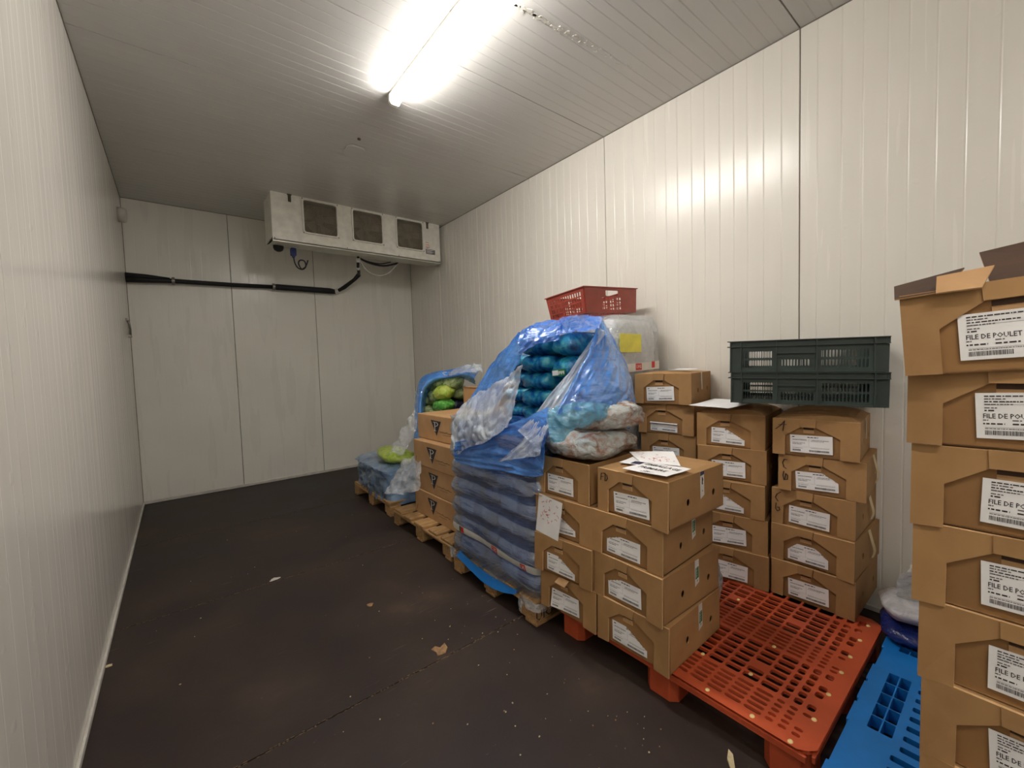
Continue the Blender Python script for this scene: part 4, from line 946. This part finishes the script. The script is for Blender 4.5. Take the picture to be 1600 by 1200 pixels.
# diagonal white tape with red marks on the front
def band(iz, w_, ex): return [wrap_pt(i, iz(i), ex) for i in range(len(pp))]
i0, i1 = 27, 84
mb = MB(); zc_ = lambda i: .345-.03*(i-i0)/(i1-i0)*1.0
mb.grid([[tuple(wrap_pt(i, zc_(i)+dz, .004)) for dz in (-.024, 0, .024)] for i in range(i0, i1)]); tp = put('tape', mb.mesh('tape', 'tape_white', 0, True), t); tp['label'] = 'white tape with red rectangles'
def wrap_patch(ia, ib, mat, txt=None):
    mb = MB(); mb.grid([[tuple(wrap_pt(i, zc_(i)+dz, .0055)) for dz in (-.021, 0, .021)] for i in range(ia, ib)]); put('red_mark', mb.mesh('red_mark', mat, 0, True), tp)
    if txt:
        mb = MB()
        for fc in text_pts(txt, .034):
            P = []
            for x, y in fc:
                f = (ia+ib-1)/2+x*1.02*(ib-1-ia)/.085; f = min(max(f, 0), len(pp)-1.001); a = int(f); q = wrap_pt(a, zc_(a)+y, .0068).lerp(wrap_pt(a+1, zc_(a+1)+y, .0068), f-a); P.append(tuple(q))
            mb.face(P)
        put('red_mark_writing', mb.mesh('red_mark_writing', 'paper', 0), tp)
wrap_patch(34, 37, 'red_logo'); wrap_patch(33, 34+1, 'green_print'); wrap_patch(51, 55, 'red_logo', 'LVG'); wrap_patch(67, 71, 'red_logo', 'LVG')
# blue sheet edge and loose tatters below
mb = MB(); sheet(mb, [[(1.512, 2.54, .165), (1.50, 2.4, .155), (1.50, 2.2, .135), (1.50, 2.02, .14), (1.50, 1.88, .15)], [(1.488, 2.55, .13), (1.482, 2.4, .105), (1.48, 2.2, .075), (1.482, 2.02, .09), (1.49, 1.88, .128)]], 8, 10, .003, 14, seed=3)
o = put('sheet_edge', mb.mesh('sheet_edge', 'blue_plastic', 0, True), t, tuple(-O)); o['label'] = 'bright blue sheet edge drooping below the wrap'
mb = MB(); sheet(mb, [[(1.50, 1.84, .15), (1.50, 1.74, .14), (1.53, 1.695, .14), (1.7, 1.68, .14)], [(1.485, 1.84, .10), (1.48, 1.74, .098), (1.52, 1.68, .10), (1.7, 1.67, .11)]], 8, 10, .006, 16, seed=5)
put('torn_edge', mb.mesh('torn_edge', 'film_clear', 0, True), t, tuple(-O)); mb = MB()
sheet(mb, [[(1.492, 1.86, .13), (1.49, 1.82, .12)], [(1.475, 1.84, .06), (1.47, 1.815, .055)]], 8, 6, .004, 20, seed=6)
put('torn_edge', mb.mesh('torn_edge', 'film_clear', 0, True), t, tuple(-O)); mb = MB()
sheet(mb, [[(1.50, 2.66, .17), (1.50, 2.56, .17)], [(1.488, 2.62, .10), (1.488, 2.55, .11)]], 8, 6, .006, 18, seed=8)
put('torn_edge', mb.mesh('torn_edge', 'film_clear', 0, True), t, tuple(-O))

# teal bags in the opening
tb = [pillow(.40, .31, .125, 'teal_bag', 'bag', s, 26, 14, .09, .5) for s in (3, 8)]
zz = 1.09
for k in range(5):
    o = put('bag', tb[k % 2], None, (1.98, 2.02, zz+.112*k), (0, 0, rnd.uniform(-.06, .06))); tag(o, 'shiny teal bag in the left pile inside the torn blue film, %s' % (['bottom one', 'fourth from top', 'third from top', 'second from top', 'topmost'][k]), 'bag', 'teal bags in the left pile')
tb2 = pillow(.40, .20, .155, 'teal_bag', 'bag', 12, 24, 14, .1, .55)
for k in range(4):
    o = put('bag', tb2, None, (1.99, 1.765, 1.10+.14*k), (rnd.uniform(-.1, .1), 0, rnd.uniform(-.1, .1))); tag(o, 'teal bag end-on in the right pile inside the torn blue film, %s' % (['bottom one', 'second from bottom', 'second from top', 'topmost'][k]), 'bag', 'teal bags in the right pile')
    if k == 2:
        mb = MB(); mb.box(-.208, -.202, -.055, .055, .03, .072); l_ = put('label', mb.mesh('label', 'green_print', bevel=.001), o); l_['label'] = 'green and white label'
        mb = MB()
        for q in range(5): mb.box(-.2095, -.2085, -.05+.01*q, -.045+.01*q, .04+.006*(q % 2), .06)
        mb.box(-.2095, -.2085, .0, .05, .036, .066); put('label_print', mb.mesh('label_print', 'paper', 0), l_)
for (x, y) in ((2.1, 2.35),):
    for k in range(4):
        o = put('bag', tb[k % 2], None, (x, y, zz+.115*k)); tag(o, 'teal bag hidden at the far side under the blue film, %s' % ['bottom one', 'second from bottom', 'second from top', 'topmost'][k], 'bag', 'hidden teal bags')

# torn blue film draped over
t = empty('torn_film', (1.7, 1.9, 1.1)); tag(t, 'torn blue plastic film draped over the load, open at the front', 'plastic film'); O = (-1.7, -1.9, -1.1)
def film_part(name, mat, patches, label=None):
    mb = MB()
    for ctrl, ku, kv, amp, fr, sd in patches: sheet(mb, ctrl, ku, kv, amp, fr if not isinstance(fr, tuple) else 10, seed=sd, an=fr if isinstance(fr, tuple) else None)
    o = put(name, mb.mesh(name, mat, 0, True), t, O)
    if label: o['label'] = label
film_part('top_sheet', 'film_blue_deep', [
 ([[(1.755, 1.760, 1.660), (1.812, 1.690, 1.671), (1.867, 1.620, 1.675), (1.942, 1.586, 1.689)],
   [(1.966, 1.932, 1.781), (1.990, 1.836, 1.784), (2.033, 1.751, 1.781), (2.091, 1.677, 1.764)],
   [(2.161, 2.073, 1.808), (2.225, 2.022, 1.815), (2.257, 1.932, 1.811), (2.303, 1.830, 1.793)]], 14, 14, .008, (3, 6), 1),
 ([[(1.609, 1.921, 1.539), (1.659, 1.859, 1.598), (1.713, 1.804, 1.618), (1.772, 1.745, 1.637)],
   [(1.635, 1.971, 1.642), (1.685, 1.908, 1.685), (1.759, 1.850, 1.706), (1.840, 1.799, 1.727)],
   [(1.790, 2.109, 1.720), (1.857, 2.056, 1.747), (1.934, 1.996, 1.769), (2.008, 1.938, 1.787)]], 16, 14, .014, (6, 3), 2)], 'deep blue sheet over the top')
film_part('left_veil', 'film_blue', [
 ([[(1.790, 2.109, 1.716), (1.726, 2.241, 1.583), (1.675, 2.326, 1.468), (1.618, 2.414, 1.342), (1.568, 2.474, 1.235)],
   [(1.667, 2.010, 1.645), (1.625, 2.113, 1.529), (1.599, 2.203, 1.407), (1.569, 2.270, 1.280), (1.534, 2.344, 1.193)],
   [(1.609, 1.921, 1.539), (1.593, 1.979, 1.448), (1.575, 2.038, 1.338), (1.551, 2.077, 1.258), (1.520, 2.125, 1.210)]], 18, 18, .014, (7, 2.5), 4)])
film_part('left_veil', 'film_haze', [
 ([[(1.568, 2.474, 1.244), (1.512, 2.526, 1.147), (1.475, 2.538, 1.077), (1.445, 2.478, 0.972), (1.429, 2.408, 0.887)],
   [(1.572, 2.271, 1.323), (1.528, 2.301, 1.248), (1.471, 2.314, 1.138), (1.438, 2.308, 1.037), (1.433, 2.281, 0.957)],
   [(1.579, 2.039, 1.409), (1.537, 2.068, 1.323), (1.484, 2.076, 1.197), (1.456, 2.091, 1.091), (1.441, 2.073, 1.024)],
   [(1.593, 1.892, 1.486), (1.585, 1.893, 1.410), (1.559, 1.908, 1.316), (1.526, 1.914, 1.204), (1.495, 1.922, 1.131)]], 26, 24, .016, (7, 3), 6)], 'hazy creased film')
film_part('collar', 'film_blue', [
 ([[(1.424, 2.393, 0.986), (1.469, 2.205, 1.028), (1.497, 2.033, 1.092), (1.528, 1.884, 1.150), (1.560, 1.733, 1.211), (1.577, 1.645, 1.251)],
   [(1.434, 2.431, 0.909), (1.475, 2.220, 0.938), (1.490, 2.031, 0.983), (1.508, 1.865, 1.023), (1.504, 1.692, 1.065), (1.499, 1.595, 1.098)],
   [(1.448, 2.442, 0.844), (1.469, 2.218, 0.835), (1.483, 2.028, 0.847), (1.498, 1.862, 0.856), (1.486, 1.681, 0.875), (1.474, 1.590, 0.905)]], 20, 14, .010, (5, 2.5), 9)])
film_part('band', 'film_haze', [
 ([[(1.995, 1.621, 1.693), (1.879, 1.654, 1.557), (1.773, 1.680, 1.440), (1.663, 1.710, 1.327), (1.562, 1.745, 1.213), (1.484, 1.814, 1.118)],
   [(1.986, 1.575, 1.666), (1.875, 1.603, 1.510), (1.753, 1.615, 1.368), (1.634, 1.624, 1.233), (1.537, 1.618, 1.132), (1.470, 1.640, 1.042)]], 22, 18, .015, (7, 2.5), 11),
 ([[(1.595, 1.604, 1.238), (1.541, 1.592, 1.169), (1.477, 1.586, 1.082), (1.449, 1.579, 1.013)], [(1.565, 1.702, 1.191), (1.504, 1.745, 1.094), (1.467, 1.845, 0.995), (1.454, 1.954, 0.916)]], 20, 18, .014, (6, 2.5), 12)], 'whitish twisted film along the opening')
film_part('right_sheet', 'film_blue', [
 ([[(2.007, 1.639, 1.730), (1.863, 1.590, 1.566), (1.702, 1.556, 1.425), (1.525, 1.486, 1.312), (1.442, 1.470, 1.236)],
   [(2.064, 1.646, 1.744), (1.961, 1.563, 1.564), (1.777, 1.495, 1.404), (1.612, 1.442, 1.320), (1.518, 1.411, 1.259)],
   [(2.135, 1.663, 1.700), (2.059, 1.560, 1.544), (1.891, 1.453, 1.381), (1.753, 1.404, 1.288), (1.652, 1.378, 1.232)],
   [(2.184, 1.672, 1.654), (2.143, 1.567, 1.505), (2.040, 1.460, 1.355), (1.913, 1.400, 1.239), (1.808, 1.378, 1.175)],
   [(2.211, 1.674, 1.613), (2.215, 1.582, 1.443), (2.155, 1.492, 1.289), (2.068, 1.425, 1.168), (1.964, 1.402, 1.104)]], 24, 20, .012, (6, 3), 14)], 'blue sheet hanging to the right')

# plastic bags of meat on the open carton
o = put('bag', pillow(.48, .40, .17, 'meat_bag', 'bag', 4, 40, 24, .14, .6, .08), None, (1.80, 1.545, .962), (0, 0, .1)); tag(o, 'clear plastic bag of meat bulging from the open carton', 'bag')
o = put('bag', pillow(.42, .40, .17, 'meat_bag', 'bag', 9, 40, 24, .12, .6, .08), None, (1.87, 1.53, 1.105), (0, .0, -.2)); tag(o, 'second bag of meat lying on the lower one, under the blue film', 'bag')
mb = MB(); sheet(mb, [[(1.452, 1.515, 1.258), (1.507, 1.447, 1.283), (1.597, 1.400, 1.291), (1.733, 1.367, 1.268)], [(1.429, 1.503, 1.196), (1.481, 1.425, 1.210), (1.563, 1.385, 1.224), (1.700, 1.364, 1.211)], [(1.439, 1.489, 1.100), (1.470, 1.439, 1.108), (1.529, 1.420, 1.154), (1.578, 1.408, 1.175)]], 14, 14, .016, 12, seed=3)
tag(put('plastic_sheet', mb.mesh('plastic_sheet', 'film_teal', 0, True), None), 'crumpled turquoise plastic hanging between the two meat bags', 'plastic')

# ------------------------------------------------------------------ white wrapped load behind
t = empty('wrapped_load', (2.685, 2.2, .148)); tag(t, 'block of goods wrapped in clear film beneath the red crate', 'load')
def soft_block(sx, sy, sz, mat, name, amp, seed, e=.18):
    mb = MB(); rows = []
    pw = lambda c, k: math.copysign(abs(c)**k, c)
    for i in range(31):
        z = i/30
        ins = 1-.10*max(0, (z-.93)/.07)**2
        row = []
        for j in range(64):
            th = 2*PI*j/64; x = pw(math.cos(th), e*1.6); y = pw(math.sin(th), e*1.6)
            d = 1+amp*(1-3*abs(nz(x*2+seed, y*2, z*5)))+amp*.6*nz(x*6, y*6+seed, z*14)
            row.append((x*sx/2*d*ins, y*sy/2*d*ins, z*sz))
        rows.append(row)
    mb.grid(rows, 0, True); mb.face(rows[-1]); return mb.mesh(name, mat, 1e-5, True)
put('packed_goods', soft_block(.56, .74, 1.64, 'packed_white', 'packed_goods', .008, 2), t)
o = put('film_skin', soft_block(.60, .80, 1.67, 'film_clear', 'film_skin', .013, 5), t)
mb = MB(); mb.box(-.28, -.03, -.418, -.414, 1.40, 1.53); q = put('yellow_sheet', mb.mesh('yellow_sheet', 'yellow_paper', bevel=.001), t); q['label'] = 'bright yellow sheet on the wrap'
fnw = lambda u, v, s: (u, -.408-s, v)
mb = MB(); mb.extr([(-.22, 1.255), (.215, 1.272), (.215, 1.332), (-.22, 1.315)], [], fnw, 0, .0008); tp = put('tape', mb.mesh('tape', 'tape_white'), t)
mb = MB()
for u, v, w_ in ((-.09, 1.268, .075), (.115, 1.28, .04)): mb.extr([(u, v), (u+w_, v+.002), (u+w_, v+.05), (u, v+.048)], [], fnw, .001, .0014)
mb.extr([(.17, 1.12), (.205, 1.12), (.205, 1.20), (.17, 1.20)], [], fnw, .001, .0014)
put('red_mark', mb.mesh('red_mark', 'red_logo'), tp)
mb = MB()
for fc in text_pts('LVG', .032): mb.face([fnw(-.0525+x, 1.294+y, .002) for x, y in fc])
for fc in text_pts('LVG', .026): mb.face([fnw(.1875-y, 1.16+x, .002) for x, y in fc])
put('red_mark_writing', mb.mesh('red_mark_writing', 'paper', 0), tp)

# ------------------------------------------------------------------ far pallet load
fs = pillow(.62, .50, .15, 'sack', 'sack', 21, 26, 14, .06, .4)
for k in range(2):
    for j in range(2):
        o = put('sack', fs, None, (1.90, 4.24+.5*j, .146+.13*k)); tag(o, 'blue-wrapped sack on the farthest pallet, %s layer, %s end' % (['lower', 'upper'][k], ['near', 'far'][j]), 'sack', 'sacks on the farthest pallet')
mb = MB(); path = [(2.2, 5.03), (1.75, 5.03), (1.61, 4.98), (1.58, 4.8), (1.575, 4.5), (1.57, 4.2), (1.585, 4.02), (1.66, 3.965), (1.9, 3.955), (2.2, 3.96)]
sheet(mb, [[(x-(.0 if k else .0), y, z) for x, y in path] for k, z in enumerate((.10, .19, .27, .36, .43))], 8, 8, .016, 5, seed=4)
sheet(mb, [[(1.58, 5.0, .43), (1.58, 4.8, .43), (1.57, 4.5, .43), (1.57, 4.2, .43), (1.60, 3.97, .42)], [(1.72, 5.0, .47), (1.72, 4.8, .47), (1.72, 4.5, .46), (1.72, 4.2, .47), (1.75, 3.97, .45)], [(2.1, 5.0, .47), (2.1, 4.8, .46), (2.1, 4.5, .46), (2.1, 4.2, .46), (2.1, 3.97, .45)]], 8, 8, .015, 6, seed=7)
t = put('stretch_wrap', mb.mesh('stretch_wrap', 'film_pale', 0, True)); t['label'] = 'blue film wrapped round the low sacks on the farthest pallet'; t['category'] = 'plastic wrap'
o = put('bag', pillow(.34, .62, .15, 'lime_bag', 'bag', 5, 30, 18, .12, .6), None, (1.84, 4.42, .445), (0, .1, -.15)); tag(o, 'lime green bag of leaves lying on the low far load', 'bag')
mb = MB(); sheet(mb, [[(1.384, 3.630, 0.367), (1.419, 3.513, 0.374), (1.496, 3.375, 0.399), (1.567, 3.270, 0.435)], [(1.452, 3.671, 0.449), (1.494, 3.563, 0.504), (1.561, 3.436, 0.544), (1.611, 3.346, 0.580)], [(1.627, 3.770, 0.580), (1.650, 3.690, 0.614), (1.678, 3.606, 0.659), (1.710, 3.520, 0.715)]], 16, 16, .028, 8, seed=6)
tag(put('plastic_sheet', mb.mesh('plastic_sheet', 'film_clear', 0, True)), 'crumpled clear plastic heaped in front of the lime green bag', 'plastic')
# tall lined pile of green bags
t = empty('lined_stack', (2.52, 4.25, .146)); tag(t, 'dark packed goods standing inside the blue liner at the far end', 'load')
put('packed_goods', soft_block(.52, .8, .98, 'dark_navy', 'packed_goods', .01, 6), t)
for k in range(11):
    gx, gy, gz = ((2.16, 3.98, .90), (2.16, 4.14, .92), (2.19, 3.88, 1.0), (2.16, 4.15, 1.06), (2.17, 4.0, 1.08), (2.2, 3.86, 1.14), (2.18, 4.13, 1.20), (2.22, 3.98, 1.22), (2.3, 3.84, 1.24), (2.34, 4.05, 1.12), (2.4, 3.9, 1.12))[k]
    o = put('bag', pillow(.22, .21, .15, 'bright_green' if k == 2 else 'lime_bag' if k == 5 else 'green_bag', 'bag', k, 22, 14, .16, .7, .06), None, (gx, gy, gz), (rnd.uniform(-.3, .3), rnd.uniform(-.3, .3), rnd.uniform(0, 3)))
    tag(o, ('bag of green vegetables in the far blue liner, lowest of the heap on the left', 'pale green bag at the foot of the far liner heap, second from left', 'bright green bag nearest the cardboard cartons in the far liner', 'green vegetable bag in the far liner, left side at middle height', 'green vegetable bag at the centre of the heap in the far liner', 'yellow-green bag in the far liner, just above the bright green one', 'green vegetable bag at the upper left of the far liner heap', 'green vegetable bag at the top centre of the far liner heap', 'topmost green vegetable bag at the right of the far liner', 'green vegetable bag tucked at the back of the far liner heap', 'green vegetable bag half behind a carton at right in the liner')[k], 'bag', 'bags of green vegetables in the liner')
t = empty('blue_liner', (2.1, 4.1, .9)); tag(t, 'blue liner film arching over the green vegetable bags', 'plastic film'); O = (-2.1, -4.1, -.9)
film_part('liner_sheet', 'film_blue', [
 ([[(1.887, 4.009, 0.562), (1.904, 4.023, 0.774), (1.933, 4.043, 1.039), (1.963, 4.056, 1.226), (2.010, 4.052, 1.345), (2.094, 3.989, 1.410), (2.244, 3.870, 1.438), (2.394, 3.752, 1.466), (2.474, 3.633, 1.421)],
   [(1.884, 3.884, 0.582), (1.915, 3.912, 0.785), (1.933, 3.912, 1.015), (1.963, 3.926, 1.210), (2.019, 3.913, 1.300), (2.095, 3.856, 1.357), (2.215, 3.761, 1.365), (2.324, 3.648, 1.387), (2.372, 3.556, 1.346)],
   [(1.993, 3.988, 0.548), (2.033, 4.033, 0.755), (2.120, 4.169, 0.956), (2.142, 4.164, 1.139), (2.202, 4.149, 1.249), (2.282, 4.087, 1.302), (2.394, 3.999, 1.319), (2.494, 3.893, 1.323), (2.541, 3.788, 1.280)]], 12, 8, .010, 7, 3)])
film_part('crumpled_top', 'film_haze', [
 ([[(2.179, 3.895, 1.400), (2.313, 3.790, 1.448), (2.421, 3.706, 1.485), (2.511, 3.634, 1.488)], [(2.153, 3.656, 1.369), (2.241, 3.588, 1.404), (2.323, 3.524, 1.427), (2.401, 3.459, 1.398)]], 14, 14, .022, 9, 5)], 'whitish crumpled film on top')
film_part('clear_drape', 'film_clear', [
 ([[(1.969, 4.080, 1.272), (1.912, 4.059, 1.040), (1.801, 4.036, 0.886), (1.680, 3.996, 0.755), (1.575, 3.946, 0.662)], [(1.965, 4.024, 1.139), (1.897, 3.963, 0.948), (1.824, 3.883, 0.801), (1.725, 3.828, 0.706), (1.640, 3.764, 0.653)]], 14, 14, .028, 9, 8)], 'clear crumpled film hanging down')

# ------------------------------------------------------------------ odds and ends on the right
o = put('bag', pillow(.30, .22, .10, 'white_bag', 'bag', 31, 28, 16, .1, .6), None, (2.66, .33, .228), (.0, .05, .3)); tag(o, 'white plastic bag lying on a navy one behind the right-hand stack', 'bag')
mb = MB(); mb.extr([(-.02, 0), (.02, 0), (.02, .1), (-.02, .1)], [], lambda u, v, s: (u, v, s), 0, .001)
o = put('bag', pillow(.34, .24, .085, 'navy_bag', 'bag', 33, 28, 16, .1, .6), None, (2.64, .32, .150), (0, 0, .2)); tag(o, 'navy blue plastic bag lying on the end of the blue pallet', 'bag')
mb = MB(); sheet(mb, [[(2.60, .36, .31), (2.65, .27, .31), (2.7, .15, .31)], [(2.58, .37, .40), (2.64, .28, .42), (2.72, .15, .40)], [(2.58, .34, .47), (2.62, .27, .52), (2.66, .15, .49)], [(2.66, .34, .50), (2.7, .27, .56), (2.76, .15, .52)]], 12, 12, .022, 9, seed=5)
tag(put('plastic_sheet', mb.mesh('plastic_sheet', 'film_white', 0, True)), 'crumpled clear plastic behind the tall right-hand carton stack', 'plastic')
o = put('bag', pillow(.14, .24, .34, 'grey_bag', 'bag', 41, 30, 20, .12, .6, .08), None, (2.115, 1.10, .15)); tag(o, 'frosted plastic bag standing behind the front carton stack', 'bag')
mb = MB(); sheet(mb, [[(2.53, 1.42, 1.17), (2.52, 1.36, 1.165)], [(2.49, 1.42, 1.21), (2.47, 1.37, 1.23)]], 8, 6, .01, 20, seed=5)
# debris on the floor
def scrap(name, label, cat, loc, pts, th, mat, rz=0):
    mb = MB(); mb.extr(pts, [], lambda u, v, s: (u, v, s), .0005, th); o = put(name, mb.mesh(name, mat, bevel=.0008), None, loc, (0, 0, rz)); return tag(o, label, cat)
r = random.Random(11)
def blob(a, n=11, k=.35): return [(a*math.cos(2*PI*i/n)*r.uniform(1-k, 1+k), a*math.sin(2*PI*i/n)*r.uniform(1-k, 1+k)*.7) for i in range(n)]
scrap('food_scrap', 'small brown dried leaf-like scrap in the middle of the floor', 'scrap', (.866, 2.578, 0), blob(.022), .006, 'brown_bits')
scrap('wood_splinter', 'pale wood splinter on the floor by the red pallet corner', 'splinter', (1.51, .66, 0), [(-.05, -.006), (.03, -.012), (.05, 0), (.01, .012), (-.05, .006)], .01, 'cream_bits', .6)
scrap('dried_spill', 'white dried spill on the far floor joint', 'spill', (.467, 3.369, 0), blob(.03, 14), .003, 'trim', .3)
scrap('dried_spill', 'brown dried spill on the near floor joint', 'spill', (1.0, 1.91, 0), [(-.04, -.02), (.0, -.035), (.035, -.01), (.05, .03), (.01, .02), (.0, .05), (-.03, .045), (-.025, .01)], .004, 'brown_bits', .2)
for k, (x, y) in enumerate(((-.35, 2.2), (-.36, 2.95))): scrap('tape_scrap', ['cream scrap at the foot of the left wall, nearer one', 'cream scrap at the foot of the left wall, farther one'][k], 'scrap', (x, y, 0), blob(.017, 8), .006, 'cream_bits')
mb = MB()
for k in range(105):
    x = r.uniform(-.2, 1.5); y = .9+r.random()**1.3*3.6
    if r.random() < .45: x = r.uniform(1.0, 1.5); y = r.uniform(.7, 2.7)
    a = r.uniform(.0010, .0036)*(1.8 if r.random() < .08 else 1); q = r.uniform(0, 6); n = 6
    mb.extr([(x+a*math.cos(q+i*PI/3)*r.uniform(.6, 1.5), y+a*math.sin(q+i*PI/3)*r.uniform(.6, 1.2)) for i in range(n)], [], lambda u, v, s: (u, v, s), .0003, .0022, 0 if r.random() < .6 else 1)
tag(put('floor_crumbs', mb.mesh('floor_crumbs', ['cream_bits', 'brown_bits'], 0)), 'pale crumbs and chips scattered over the dark floor', 'crumbs', None, 'stuff')
